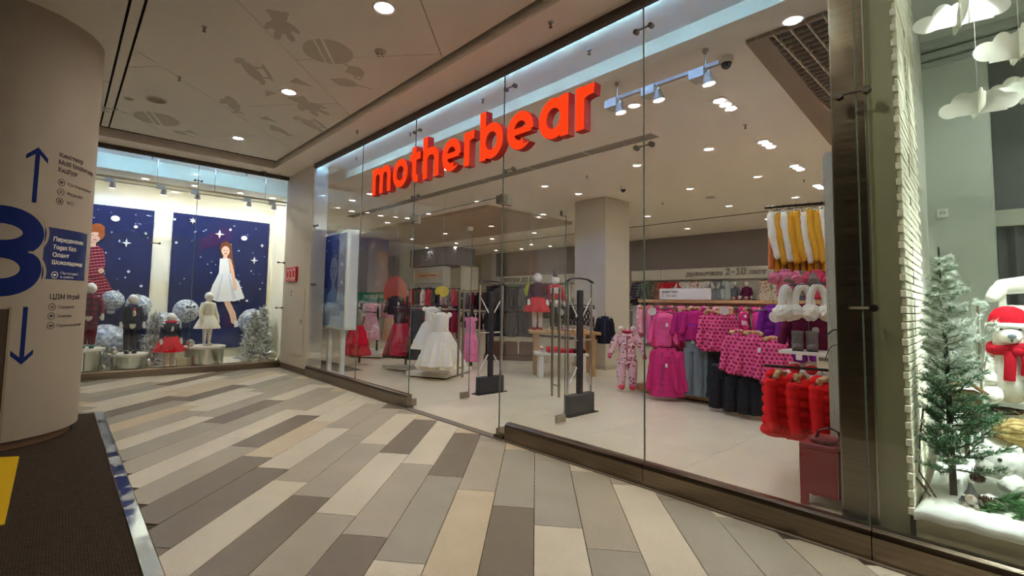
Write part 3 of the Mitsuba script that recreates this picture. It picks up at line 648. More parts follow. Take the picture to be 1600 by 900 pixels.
ORD = ['first', 'second', 'third', 'fourth', 'fifth', 'sixth', 'seventh', 'eighth', 'ninth', 'tenth', 'eleventh', 'twelfth', 'thirteenth', 'fourteenth', 'fifteenth', 'sixteenth']
for i, (x, y) in enumerate([(.3, 11.85), (1.19, 11.86), (2.07, 11.8), (2.98, 11.82), (3.7, 11.84)]):
    downlight('display_downlight', f'small round downlight over the blue posters, {ORD[i]} from the left', 'ceiling light', 'far display downlights', x, y, 3.86, .065, FARCOL, L_FAR, often=3.0)
tr = thing('track_rail', 'light track crossing above the blue posters', 'light track')
part(tr, 'rail', cat(box(-1.8, 3.84, 11.04, 11.075, 3.62, 3.655), box(-1.8, 3.84, 11.30, 11.32, 3.60, 3.62)), (176, 166, 142), 'steel', False)
for x in (.3, 1.3, 2.3, 3.3): part(tr, 'hanger_rod', tube([(x, 11.06, 3.655), (x, 11.06, ZS)], .006, 6), (170, 162, 146), 'steel')
def spot(label, x, y, z, dirv, group, col, lum, size=.05, driver=None, often=1.0):
    t = thing('spotlight', label, 'spotlight', group)
    dv = A(dirv, float); dv /= np.linalg.norm(dv); c = A([x, y, z])
    if driver: part(t, 'driver_box', driver, (196, 196, 188), 'satin', False)
    part(t, 'arm', tube([c + A([0, 0, .09]), c], .010, 6), (180, 172, 158), 'steel')
    part(t, 'head', tube([c - dv * .06, c, c + dv * .05], [size * .55, size * .8, size], 14), (176, 170, 158), 'satin')
    d = trimesh.creation.cylinder(radius=size * .86, height=.003, sections=16); d.apply_transform(trimesh.geometry.align_vectors([0, 0, 1], dv)); d.apply_translation(c + dv * .0535)
    part(t, 'lamp', d, emit=[lum * q for q in col] + [often])
    return t
for i, (x, lb) in enumerate([(.62, 'leftmost track spotlight of the far window'), (1.42, 'track spotlight over the gap between the two blue posters'), (2.0, 'track spotlight over the left edge of the girl poster'), (2.98, 'track spotlight over the middle of the girl poster'), (3.5, 'last track spotlight beside the corner pillar')]):
    spot(lb, x, 11.06, 3.50, (.1 * (i - 2) * .3, .55, -1), 'far display spotlights', FARCOL, L_FAR * 1.3, .055, box(x - .12, x + .02, 11.03, 11.09, 3.54, 3.62), often=3.0)

# ---- the two printed posters
NAVY, NAVY2 = (22, 31, 72), (32, 46, 90)
SKINP, WHITEP = (232, 188, 160), (236, 236, 236)
def flakes(x0, x1, z0, z1, n, seed, keep=None):
    r = np.random.default_rng(seed); o = []
    for _ in range(n):
        x, z, q = r.uniform(x0, x1), r.uniform(z0, z1), r.choice([.008, .012, .016, .028])
        o.append((ell(x, z, q, q), (190, 204, 226)))
    return o
def poster(label, x0, x1, z0, z1, items):
    t = thing('poster', label, 'poster')
    part(t, 'board', box(x0, x1, 12.27, 12.296, z0, z1), NAVY, 'matte', False)
    m, c = layers(items, .0007); part(t, 'print', on_y(m, 0, 12.27, 0), c, 'matte', False)
girl = flakes(1.8, 3.78, 1.3, 3.2, 46, 3) + [(snowstar(x, z, q, n), WHITEP) for x, z, q, n in [(2.15, 3.16, .08, 6), (2.70, 2.92, .10, 4), (3.48, 2.37, .09, 4), (3.64, 2.74, .05, 4)]] + [(ell(3.23, 2.88, .065, .055), WHITEP)] + [
    (Polygon([(1.79, .32), (1.79, 1.05), (2.3, .95), (3.0, .75), (3.78, 1.0), (3.78, .32)]), NAVY2),
    (Polygon([(2.72, 2.60), (2.76, 2.72), (2.88, 2.77), (2.97, 2.66), (3.0, 2.38), (3.06, 2.17), (3.06, 1.94), (2.98, 2.0), (2.92, 2.3), (2.78, 2.42)]), (104, 60, 40)),
    (Polygon([(2.84, 1.42), (2.97, 1.42), (3.12, 1.12), (3.17, .92), (3.12, .84), (3.05, .88), (3.0, 1.08)]), SKINP), (Polygon([(3.10, .94), (3.18, .94), (3.2, .80), (3.12, .78)]), WHITEP),
    (ell(2.84, 2.54, .085, .115), SKINP), (sbox(2.80, 2.36, 2.88, 2.46), SKINP), (Polygon([(2.75, 2.57), (2.78, 2.66), (2.88, 2.67), (2.93, 2.58), (2.95, 2.72), (2.84, 2.77), (2.74, 2.70)]), (104, 60, 40)),
    (ell(2.81, 2.555, .012, .009), (60, 40, 34)), (ell(2.875, 2.555, .012, .009), (60, 40, 34)), (ell(2.845, 2.52, .010, .016), (214, 164, 136)), (ell(2.845, 2.482, .03, .012), (196, 84, 84)),
    (Polygon([(2.74, 2.36), (2.90, 2.38), (2.96, 2.03), (2.73, 2.01)]), WHITEP), (Polygon([(2.73, 2.02), (2.97, 2.04), (3.15, 1.85), (3.30, 1.46), (3.09, 1.39), (2.74, 1.37), (2.53, 1.44), (2.62, 1.75)]), (230, 232, 238)),
    (Polygon([(2.79, 2.0), (2.82, 2.0), (2.74, 1.4), (2.68, 1.4)]), (206, 212, 226)), (Polygon([(2.92, 2.0), (2.95, 2.0), (3.12, 1.44), (3.04, 1.42)]), (206, 212, 226)),
    (Polygon([(2.90, 2.38), (2.96, 2.36), (3.03, 2.12), (3.09, 1.84), (3.13, 1.70), (3.10, 1.63), (3.05, 1.66), (3.02, 1.86), (2.96, 2.10)]), SKINP)]
poster('navy poster of a girl in a white dress among snowflakes', 1.78, 3.80, .32, 3.30, girl)
PL1, PL2 = (150, 28, 52), (70, 20, 50)
def plaid(poly, seed):
    x0, y0, x1, y1 = poly.bounds; o = [(poly, PL1)]
    for q in np.arange(x0, x1, .055): o.append((affinity.rotate(sbox(q, y0 - .2, q + .014, y1 + .2), 12, origin=((x0 + x1) / 2, (y0 + y1) / 2)).intersection(poly), PL2))
    for q in np.arange(y0, y1, .06): o.append((affinity.rotate(sbox(x0 - .2, q, x1 + .2, q + .014), 12, origin=((x0 + x1) / 2, (y0 + y1) / 2)).intersection(poly), (206, 128, 140)))
    return [(g, c) for g, c in o if g.area > 1e-5]
kid = flakes(.05, 1.4, 1.4, 3.2, 34, 8) + [(snowstar(x, z, q, n), WHITEP) for x, z, q, n in [(.98, 2.55, .09, 4), (1.3, 2.78, .04, 6)]] + [(ell(.77, 3.03, .075, .06), WHITEP), (ell(1.12, 2.9, .035, .03), WHITEP)] + \
    plaid(Polygon([(.40, 1.85), (.65, 1.88), (.84, 1.5), (.86, 1.2), (.74, 1.15), (.63, 1.45), (.45, 1.55)]), 1) + plaid(Polygon([(.25, 1.80), (.46, 1.76), (.58, 1.35), (.48, 1.25), (.30, 1.4)]), 2) + [(ell(.80, 1.13, .07, .04), WHITEP)] + \
    plaid(Polygon([(.28, 2.42), (.52, 2.46), (.62, 2.36), (.66, 2.1), (.62, 1.84), (.30, 1.80), (.22, 2.1)]), 3) + [(sbox(.40, 2.42, .49, 2.5), SKINP), (ell(.455, 2.63, .105, .13), SKINP),
    (unary_union([ell(.40, 2.78, .11, .08), ell(.50, 2.80, .11, .09), ell(.565, 2.70, .05, .12), ell(.335, 2.70, .05, .11)]), (150, 78, 40)), (ell(.43, 2.645, .012, .009), (60, 40, 34)), (ell(.505, 2.645, .012, .009), (60, 40, 34)), (ell(.47, 2.605, .011, .018), (214, 164, 136)), (ell(.465, 2.56, .03, .009), (186, 84, 84)),
    (ell(.60, 1.95, .05, .05), SKINP)]
poster('navy poster of a red-haired child in plaid pyjamas', -.10, 1.43, .32, 3.28, kid)
# ---- crumpled clear balls in front of the posters
def bubble(lb, x, y, z, r, seed):
    m = trimesh.creation.icosphere(subdivisions=4, radius=1.0); v = m.vertices
    n1 = meshkit.fbm(v * 5 + seed, 4); m.vertices = v * (r * (1 + .10 * (n1 - .5)))[:, None] + A([x, y, z])
    k = meshkit.fbm(v * 7 + seed + 9, 4)[:, None]; k = np.clip((k - .38) / .24, 0, 1); c = A([116., 126, 140]) * (1 - k) + A([204., 209, 213]) * k
    solo('snow_globe', lb, 'globe', m, c, 'gloss', True, group='crumpled clear balls of the winter display')
for lb, x, y, z, r, sd in [('large crumpled silver-grey ball at the left edge of the girl poster, upper of two', 2.08, 12.02, 1.16, .25, 1), ('silver-grey ball behind the mannequin in the red skirt', 1.72, 11.9, .86, .27, 2), ('large crumpled ball right of the standing white mannequin at the poster edge', 3.42, 11.94, .92, .30, 3),
                     ('crumpled ball behind the mannequin in the dark jumper, right one', 1.22, 11.96, 1.26, .23, 4), ('crumpled ball beside the pyjama poster, left one', .80, 12.0, 1.36, .20, 5), ('big white crumpled heap ball low between the two left mannequins', .72, 11.8, .50, .40, 6)]:
    bubble(lb, x, y, z, r, sd)
# ---- mirror drums
def drum(lb, x, y, r, z1):
    t = thing('display_drum', lb, 'podium')
    part(t, 'side', lathe([(r * .93, .11), (r * .95, .14), (r * .95, z1 - .06), (r * .97, z1 - .045)], 40, (x, y, 0)), (206, 208, 200), 'foil', 50)
    part(t, 'top', lathe([(r * .97, z1 - .045), (r * 1.02, z1 - .04), (r * 1.03, z1 - .02), (r * 1.02, z1)], 40, (x, y, 0)), (226, 224, 212), 'satin', 30)
drum('mirror-sided drum podium under the white-dressed mannequin', 2.28, 11.05, .37, .49); drum('low mirror drum podium under the mannequin in the dark jumper', 1.03, 11.03, .30, .40); drum('mirror drum podium behind the column, under the plaid-dressed mannequin', .34, 11.05, .34, .52)
# ---- baubles
for lb, x, y, z, r in [('shiny silver bauble on the mirror drum beside the white-dressed mannequin', 2.0, 10.92, .56, .075), ('silver bauble at the left foot of the big silver tree', 3.26, 10.98, .20, .09), ('large silver bauble before the right silver tree', 3.55, 10.97, .235, .125), ('small silver bauble beside the corner pillar', 3.81, 11.0, .185, .075),
                    ('silver bauble on the low drum left of the dark-clothed mannequin', .80, 10.95, .475, .075), ('silver bauble on the deck left of the red-skirted mannequin', 1.33, 10.92, .21, .10), ('bigger silver bauble between the low drum and the red skirt', 1.14, 10.86, .19, .08), ('tiny silver bauble in front of the silver trees', 3.40, 10.88, .15, .04),
                    ('tiny silver bauble against the corner of the deck', 3.70, 10.86, .15, .04), ('silver bauble between the first drum and the low drum', .66, 10.88, .18, .07)]:
    t = thing('bauble', lb, 'bauble'); part(t, 'ball', ball((x, y, z), r, 3), (216, 214, 204), 'foil', True); part(t, 'cap', lathe([(r * .16, r * .97), (r * .15, r * 1.1)], 10, (x, y, z)), (190, 186, 170), 'steel')
# ---- tinsel trees
def tinsel_tree(lb, x, y, H, R, seed, green=False):
    t = thing('tinsel_tree', lb, 'christmas tree'); r = np.random.default_rng(seed)
    part(t, 'trunk', tube([(x, y, .11), (x, y, .11 + H * .97)], [.02, .006], 8), (150, 150, 146), 'steel')
    part(t, 'stand', lathe([(.11, .112), (.10, .13), (.03, .16)], 14, (x, y, 0)), (170, 170, 166), 'steel')
    lev = int(H * 12)
    for k in range(lev):
        u = k / lev; z = .11 + H * (.10 + .88 * u); rad = R * (1 - u) ** .9 + .03; ms = []
        nb = 7
        for b in range(nb):
            a = 2 * PI * (b / nb) + k * 1.3; e = A([math.cos(a), math.sin(a), -.15])
            for q in range(40):
                s = r.uniform(.15, 1); p = A([x, y, z]) + e * rad * s; d = r.normal(size=3) * .045 + e * .02; w = np.cross(d, r.normal(size=3)); w *= .008 / (np.linalg.norm(w) + 1e-9)
                ms.append((p - w, p + w, p + d + w * .4, p + d - w * .4))
        v = A(ms).reshape(-1, 3); f = (np.arange(len(ms))[:, None] * 4 + A([[0, 1, 2, 0, 2, 3]])).reshape(-1, 3)
        c = np.repeat(np.where(r.uniform(size=(len(ms), 1)) > .32, A([[232., 234, 230]]), A([[92., 100, 104]])), 4, 0)
        part(t, 'branch_ring', trimesh.Trimesh(v, f, process=False), c, 'tinsel', False, kind='stuff')
    part(t, 'tip', tube([(x, y, .11 + H * .9), (x, y, .11 + H * 1.04)], [.02, .004], 6), (214, 214, 210), 'foil', False)
tinsel_tree('silver tinsel tree at the right edge of the girl poster, taller front one', 3.26, 11.22, 1.10, .31, 1); tinsel_tree('silver tinsel tree squeezed against the pillar side of the display', 3.59, 11.72, 1.18, .21, 2); tinsel_tree('silver tinsel tree behind the mannequin in the red skirt', 1.47, 11.45, 1.06, .26, 3)
# ---- mannequins of the far window
mannequin('white child mannequin in a cream tulle dress on the mirror drum', (2.30, 11.02, .49), 1.09, .35, [('bodice', mtop(.28, .118, .10, .82, 1), (238, 232, 212)), ('skirt', mskirt(.58, .27, .26, 2, .07), (240, 236, 222)), ('sash', loft([ringpts(.105, .095, z, 20) for z in (.55, .59)]), (226, 206, 176)), ('sleeve', marm(-1, .18, .044), (238, 232, 212)), ('sleeve', marm(1, .18, .044), (238, 232, 212))])
mannequin('white child mannequin in a red tulle skirt and dark jumper standing on the deck', (1.66, 10.95, .11), 1.05, .15, [('jumper', mtop(.27, .125, .105, .82, 3), (34, 38, 54)), ('jumper_print', loft([ringpts(.045, .112, z, 14) for z in (.66, .70, .75)]), (226, 220, 214)), ('scarf', tube([(.075 * math.cos(q), -.005 + .07 * math.sin(q), .825) for q in np.linspace(0, 2 * PI, 16)], .026, 8), (186, 30, 48)), ('skirt', mskirt(.58, .30, .30, 4, .08), (206, 26, 38)), ('sleeve', marm(-1, .18, .046), (34, 38, 54)), ('sleeve', marm(1, .18, .046), (34, 38, 54)), ('leg_warmer', mleg(-1, .34, .04, .045, .04), (226, 210, 196)), ('leg_warmer', mleg(1, .34, .04, .045, .04), (226, 210, 196))])
mannequin('child mannequin in a dark jumper with a snowman face and black trousers', (1.04, 11.0, .40), 1.10, .15, [('jumper', mtop(.33, .13, .105, .82, 5), (26, 30, 46)), ('jumper_face', loft([ringpts(q, .115, z, 16) for z, q in ((.62, .03), (.65, .055), (.69, .055), (.72, .03))]), (236, 228, 214)), ('jumper_hat', loft([ringpts(q, .116, z, 12) for z, q in ((.722, .05), (.745, .045), (.765, .02))]), (190, 36, 40)), ('jumper_nose', ball((0, -.12, .675), .012, 1), (220, 110, 40)), ('sleeve', marm(-1, .18, .046), (26, 30, 46)), ('sleeve', marm(1, .18, .046), (26, 30, 46)), ('trouser_leg', mleg(-1), (22, 24, 34)), ('trouser_leg', mleg(1), (22, 24, 34)), ('shoe', mshoe(-1), (30, 28, 30)), ('shoe', mshoe(1), (30, 28, 30))])
mannequin('child mannequin in burgundy plaid clothes half hidden by the column', (.42, 11.02, .52), 1.17, -.1, [('pyjama_top', mtop(.34, .135, .105, .82, 6), pat((110, 24, 42), 'plaid', (64, 16, 34), .03)), ('sleeve', marm(-1, .18, .046), (110, 24, 42)), ('sleeve', marm(1, .18, .046), (110, 24, 42)), ('trouser_leg', mleg(-1), (96, 22, 38)), ('trouser_leg', mleg(1), (96, 22, 38)), ('shoe', mshoe(-1), (30, 96, 84)), ('shoe', mshoe(1), (30, 96, 84))])
t = thing('gift_box', 'small cream box on the deck beside the drum of the white-dressed mannequin', 'box'); part(t, 'body', box(1.78, 1.98, 10.86, 11.0, .11, .25, .005), (226, 214, 180), 'satin', False); part(t, 'lid', box(1.77, 1.99, 10.85, 11.01, .25, .28, .004), (232, 222, 192), 'satin', False)
t = thing('gift_bag', 'small red bag leaning at the foot of the mirror drum', 'bag'); part(t, 'body', box(2.02, 2.14, 10.80, 10.86, .11, .32, .006), (190, 40, 44), 'satin', False); part(t, 'handle', tube([(2.05, 10.83, .31), (2.06, 10.83, .38), (2.10, 10.83, .38), (2.11, 10.83, .31)], .005, 6), (150, 30, 34))

# ------------------------------------------------------------------ the shop: shell
fs = struct('floor_shop', 'pale beige tiled floor of the children shop', 'floor', box(3.70, 17.2, 1.0, 24, -.06, -.004), None, 'grout', False)
TS = 1.2
for i in range(12):
    for j in range(19):
        x0, y0 = 3.742 + TS * i, .95 + TS * j
        if x0 > 16.9 or (x0 < 3.98 and y0 > 9.3): continue
        part(fs, 'tile', box(x0 + .001, min(x0 + TS, 17) - .001, y0 + .001, y0 + TS - .001, -.004, 0), None, 'shop_floor_mat', False)
cs = struct('ceiling_shop', 'white plaster ceiling of the shop with a bluish light slot along the glass', 'ceiling', cat(box(3.73, 4.39, -1.7, 9.35, ZS, ZS + .1), box(4.39, 17.2, 1.0, 24, ZSHOP, ZSHOP + .25)), None, 'shop_ceiling_mat', False)
solo('cove_light', 'bluish light strip hidden behind the top edge of the shop glass', 'light strip', box(3.732, 3.747, .72, 9.28, ZH + .03, ZH + .075), emit=[L_COVE * 9 * c for c in COVE] + [4.0])
struct('wall_back', 'grey back wall of the shop', 'wall', box(16.7, 16.85, 1.0, 18.75, 0, ZSHOP), None, 'grey_wall', False)
struct('wall_right', 'white right wall of the shop', 'wall', box(5.01, 16.7, .99, 1.105, 0, ZSHOP), None, 'white_wall', False)
struct('wall_left', 'cream left wall of the shop far behind the racks', 'wall', cat(box(4.0, 13.9, 23.5, 23.6, 0, ZSHOP), box(13.9, 14.0, 20.4, 23.6, 0, ZSHOP)), None, 'white_wall', False)
struct('wall_pillar_side', 'white side wall behind the corner pillar', 'wall', box(3.98, 4.08, 10.72, 23.5, 0, ZSHOP), None, 'white_wall', False)
t = struct('wall_passage', 'yellowish cream wall with a doorway at the far left of the shop', 'wall', cat(box(15.0, 16.95, 20.1, 20.2, 2.55, ZSHOP), box(15.0, 16.1, 20.1, 20.2, 0, 2.55), box(16.72, 16.95, 18.75, 20.1, 2.5, ZSHOP), box(16.72, 16.95, 19.7, 20.1, 0, 2.5)), None, 'cream_wall', False)
struct('wall_white_pier', 'white pier at the left end of the grey back wall', 'wall', box(16.4, 16.75, 17.95, 18.75, 0, ZSHOP), None, 'white_wall', False)
struct('wall_passage_back', 'greenish cream wall seen through the doorway', 'wall', box(17.6, 17.7, 17, 24, 0, ZSHOP), (206, 206, 160), 'matte', False)
k = struct('column_shop', 'square pale grey column in the middle of the shop', 'column', box(9.45, 10.45, 6.46, 7.36, 0, ZSHOP, .015), (196, 186, 170), 'matte', False)
part(k, 'baseboard', box(9.43, 10.47, 6.44, 7.38, 0, .09), (176, 166, 150), 'satin', False)
k = struct('column_shop_far', 'grey column at the far left of the shop', 'column', box(9.0, 9.9, 17.0, 17.9, 0, ZSHOP, .015), (176, 168, 158), 'matte', False)
part(k, 'baseboard', box(8.98, 9.92, 16.98, 17.92, 0, .09), (160, 152, 142), 'satin', False)
# lowered brown panel ceiling, grooves, slot grilles, cell grille
struct('ceiling_raft', 'lowered brownish ceiling panel in the middle left of the shop', 'ceiling', box(8.2, 11.7, 9.2, 17.2, ZSHOP - .09, ZSHOP), (178, 160, 140), 'matte', False)
struct('trim_5', 'dark shadow groove across the shop ceiling', 'trim', box(13.75, 13.85, 1.1, 18.6, ZSHOP - .003, ZSHOP + .01), (96, 86, 76), 'matte', False)
t = thing('slot_diffuser', 'long grey slot air grille in the shop ceiling behind the sign letters', 'air vent')
for j in range(8):
    y0 = 3.62 + j * 1.25; part(t, 'section', box(6.42, 6.66, y0, y0 + 1.22, ZSHOP - .008, ZSHOP), (158, 150, 138), 'satin', False)
    for x in (6.47, 6.53, 6.59): part(t, 'slot', box(x, x + .018, y0 + .02, y0 + 1.2, ZSHOP - .0095, ZSHOP - .0078), (104, 98, 90), 'matte', False)
t = thing('ceiling_grille', 'brown framed open cell grille in the shop ceiling at the top right', 'ceiling grille')
GX0, GX1, GY0, GY1 = 4.79, 8.75, 1.08, 1.75
part(t, 'frame', cat(prism(Polygon([(GX0, GY1 - .21), (GX0, GY1 - .03), (GX1, GY1 + .22), (GX1, GY1 - .05)]), ZSHOP - .035, ZSHOP), box(GX0, GX0 + .03, GY0, GY1 - .21, ZSHOP - .035, ZSHOP)), (136, 118, 100), 'matte', False)
part(t, 'backing', prism(Polygon([(GX0, GY0), (GX0, GY1 - .21), (GX1, GY1 - .05), (GX1, GY0)]), ZSHOP - .004, ZSHOP), (62, 50, 44), 'matte', False)
for j in range(5): y = GY0 + .02 + j * .13; part(t, 'long_bar', box(GX0, GX1, y, y + .012, ZSHOP - .034, ZSHOP - .004), (206, 194, 178), 'satin', False)
for i in range(36): x = GX0 + .05 + i * .11; part(t, 'cross_bar', box(x, x + .008, GY0, GY1 - .21 + .16 * (x - GX0) / (GX1 - GX0), ZSHOP - .03, ZSHOP - .004), (168, 152, 136), 'satin', False)
# lamps
SL = [(5.38, 3.26), (7.75, 3.36), (10.05, 3.44), (12.5, 3.5), (7.75, 4.64), (10.1, 4.79), (12.48, 4.94), (8.84, 6.78), (7.76, 6.85), (12.4, 7.1), (7.79, 9.09), (12.66, 11.64), (12.71, 13.92), (15.6, 16.79), (15.95, 15.45), (15.03, 13.99), (16.0, 13.77), (5.48, 11.29),
      (5.44, 10.3), (5.26, 12.7), (6.15, 12.68), (7.09, 12.7), (7.89, 13.67), (8.0, 16.01), (10.41, 18.51), (7.88, 12.47), (10.34, 17.5), (7.89, 11.39), (12.67, 16.14), (13.5, 17.27), (12.82, 18.55), (5.45, 5.3), (5.45, 7.3), (15.0, 4.9), (15.2, 7.3), (15.0, 9.4), (12.6, 9.3), (5.45, 9.0), (15.1, 11.4), (10.2, 9.05)]
ORD = ['first', 'second', 'third', 'fourth', 'fifth', 'sixth', 'seventh', 'eighth', 'ninth', 'tenth', 'eleventh', 'twelfth', 'thirteenth', 'fourteenth', 'fifteenth', 'sixteenth']
ROWS = {0: 'nearest the glass', 1: 'second from the glass', 2: 'third from the glass', 3: 'fourth from the glass', 4: 'near the back wall'}
rowof = lambda x: 0 if x < 6.6 else 1 if x < 9 else 2 if x < 11.5 else 3 if x < 14 else 4
SL = sorted(SL, key=lambda q: (rowof(q[0]), q[1]))
for i, (x, y) in enumerate(SL): downlight('shop_downlight', f'round shop downlight, {ORD[sum(rowof(q[0]) == rowof(x) for q in SL[:i])]} from the right in the ceiling row {ROWS[rowof(x)]}', 'ceiling light', 'shop ceiling downlights', x, y, ZSHOP, .075, NEUTRAL, L_SHOP, ring=(236, 232, 224))
for x, y, lb in [(10.24, 11.26, 'right'), (10.25, 13.7, 'middle'), (10.3, 15.9, 'left')]: downlight('raft_downlight', f'round downlight in the lowered brownish ceiling panel, {lb} one', 'ceiling light', 'raft downlights', x, y, ZSHOP - .09, .075, NEUTRAL, L_SHOP)
for lb, x, y in [('triple cardan spotlight nearest the glass, in the row at the right of the shop ceiling', 6.15, 2.46), ('second cardan spotlight from the glass in the row at the right', 8.12, 2.64), ('third cardan spotlight from the glass in the row at the right', 9.85, 2.72), ('farthest cardan spotlight of the row, beside the sweaters', 11.69, 2.85)]:
    t = thing('cardan_light', lb, 'ceiling light'); part(t, 'frame', box(x - .26, x + .26, y - .09, y + .09, ZSHOP - .012, ZSHOP, .004), (222, 216, 206), 'satin', False)
    for q in (-.17, 0, .17):
        d = trimesh.creation.cylinder(radius=.062, height=.004, sections=18); d.apply_translation((x + q, y, ZSHOP - .016)); part(t, 'lamp', d, emit=[L_SHOP * 1.6 * c for c in NEUTRAL])
t = thing('spot_track', 'grey light track hanging under the shop ceiling behind the last sign letter', 'light track')
part(t, 'rail', box(4.66, 4.70, 1.92, 3.16, 3.80, 3.835), (166, 160, 146), 'satin', False)
for y in (2.05, 3.05): part(t, 'hanger_rod', tube([(4.68, y, 3.83), (4.68, y, ZSHOP)], .008, 8), (180, 174, 160), 'steel'); part(t, 'ceiling_cap', lathe([(.03, 0), (.03, -.03), (.012, -.05)], 12, (4.68, y, ZSHOP)), (190, 184, 172), 'satin')
for lb, y in [('track spotlight right behind the last letter of the sign', 3.0), ('middle spotlight of the hanging shop track', 2.54), ('right spotlight of the hanging shop track under the dome camera', 2.02)]:
    spot(lb, 4.66, y, 3.68, (.12, -.1, -1), 'spotlights of the hanging track', NEUTRAL, L_SPOT, .062, box(4.60, 4.76, y + .02, y + .17, 3.71, 3.80))
def dome(lb, x, y, s=1.0):
    t = thing('dome_camera', lb, 'camera'); part(t, 'base', lathe([(.07 * s, 0), (.07 * s, -.05 * s), (.06 * s, -.06 * s)], 20, (x, y, ZSHOP)), (222, 216, 204), 'satin'); part(t, 'dome', ball((x, y, ZSHOP - .06 * s), (.052 * s, .052 * s, .06 * s), 2), (30, 26, 32), 'gloss', True)
dome('dome camera on the shop ceiling right of the hanging track', 4.99, 1.98, 1.0); dome('dome camera in the middle of the shop ceiling', 8.97, 5.70, 1.0)
for x, y, lb in [(7.06, 2.56, 'between the first two cardan lights'), (10.9, 2.9, 'before the farthest cardan light'), (7.71, 5.71, 'left of the middle dome camera'), (11.02, 5.91, 'in front of the square column')]: sprinkler(x, y, ZSHOP, f'sprinkler head in the shop ceiling {lb}', 'shop ceiling sprinklers')
for x, y, lb in [(4.08, 8.3, 'left of the sign'), (4.08, 6.45, 'over the letters m and o'), (4.08, 4.7, 'over the letter r of mother'), (4.08, 3.0, 'over the letters e and a')]: sprinkler(x, y, ZS, f'sprinkler head in the bluish slot above the shop glass, {lb}', 'slot sprinklers of the shop')
t = thing('ceiling_speaker', 'flat round speaker in the shop ceiling left of the cardan lights', 'speaker'); part(t, 'rim', lathe([(.11, .001), (.11, -.012), (.09, -.012), (.09, .0)], 20, (11.18, 4.83, ZSHOP)), (200, 190, 176), 'satin'); part(t, 'grille', lathe([(.088, 0), (.088, -.008)], 20, (11.18, 4.83, ZSHOP)), (170, 160, 146))

# ---- end panel of the shop beside the right display
ep = struct('wall_end_panel', 'pale grey end panel of the right shop wall with rounded top corner', 'wall', on_x(prism(unary_union([sbox(0, 0, .12, 2.70), sbox(.04, 0, .12, 2.74), Point(.04, 2.70).buffer(.04)]), 0, .35), 5.01, 1.105, 0), (196, 192, 178), 'satin', 30)
part(ep, 'plinth', box(4.645, 4.66, .985, 1.11, 0, .10), (206, 200, 184), 'satin', False)
# ---- back wall: white boards, sign band, rails
def band(lb, y0, y1):
    t = thing('sign_band', lb, 'sign'); part(t, 'board', box(16.45, 16.68, y0, y1, 2.42, 2.80), (228, 224, 216), 'matte', False); return t
b1 = band('white fascia band with the department name for girls on the right back wall', 2.2, 10.1)
for y in (3.8, 5.0, 8.9): part(b1, 'joint', box(16.445, 16.452, y, y + .012, 2.42, 2.80), (170, 164, 156), 'matte', False)
part(b1, 'lettering', on_x(text('девочки', .16, 1.22, True, .03), 16.45, 7.95, 2.55), (168, 162, 156), 'satin', False); part(b1, 'lettering', on_x(text('2-10', .22, .62, True, .03), 16.45, 6.62, 2.55), (168, 162, 156), 'satin', False); part(b1, 'lettering', on_x(text('лет', .16, .52, True, .03), 16.45, 5.92, 2.56), (168, 162, 156), 'satin', False)
for s, w, y, z, h in [('девочки', 1.22, 7.97, 2.545, .16), ('2-10', .62, 6.64, 2.545, .22), ('лет', .52, 5.94, 2.555, .16)]: part(b1, 'lettering_edge', on_x(text(s, h, w, True, .028), 16.452, y, z), (88, 82, 78), 'matte', False)
b2 = band('white fascia band with faint lettering on the left back wall behind the table', 12.4, 17.9)
part(b2, 'lettering', on_x(text('СКИДКИ ДО 6 лет', .2, 2.5, True, .02), 16.45, 17.2, 2.52), (120, 122, 124), 'satin', False)
for (y0, y1) in [(2.0, 10.15), (12.3, 17.9)]:
    solo('shelf_backboard', f'white slatted backboard under the fascia of the {"right" if y0 < 5 else "left"} back wall', 'panel', box(16.62, 16.7, y0, y1, .1, 2.42), (226, 222, 212), 'matte', False)
    t = thing('clothes_rail', f'steel clothes rail along the {"right" if y0 < 5 else "left"} back wall', 'rail'); part(t, 'bar', tube([(16.34, y0 + .1, 2.36), (16.34, y1 - .1, 2.36)], .014, 8), (150, 146, 140), 'steel')
    for y in np.arange(y0 + .3, y1, 1.5): part(t, 'bracket', box(16.33, 16.64, y, y + .02, 2.345, 2.375), (150, 146, 140), 'steel', False)
R9 = -PI / 2
GB = [('dark striped long top', (52, 46, 66), 'stripes', (96, 88, 108)), ('grey-green jacket', (104, 122, 110), None, None), ('olive camouflage shirt', (92, 104, 88), 'print', (56, 62, 54)), ('salmon patterned blouse', (176, 108, 92), 'print', (90, 80, 74)), ('red tee', (190, 34, 48), None, None), ('red jumper with trim', (184, 40, 56), None, None),
      ('white tee', (230, 228, 222), None, None), ('white and pink patterned tee', (232, 226, 224), 'print', (206, 96, 124)), ('white and pink print blouse', (234, 228, 226), 'print', (214, 110, 140)), ('plain white blouse', (236, 234, 230), None, None), ('grey tee', (132, 138, 148), None, None), ('pale blue-grey tee', (196, 206, 210), None, None)]
y = 9.78
for k, (lb, c, kd, c2) in enumerate(GB):
    jacket(f'{lb} on the rail below the girls fascia', (16.30, y, 2.33), R9, pat(c, kd, c2, .05, k) if kd else c, .19, .58, .06, 20 + k, tag=False, slen=.35 if k > 3 else .8, catg='top', name='top', group='tops on the back wall rail'); y -= .29
for k, (lb, c, kd, c2) in enumerate([('cream floral dress, left one', (226, 216, 200), 'print', (190, 96, 90)), ('cream floral dress, right one', (228, 218, 202), 'print', (196, 90, 84))]):
    dress(f'{lb} on the rail beside the denim', (16.30, 5.42 - .34 * k, 2.33), R9, pat(c, kd, c2, .05, k), None, .15, .72, .06, .24, .10, 40 + k)
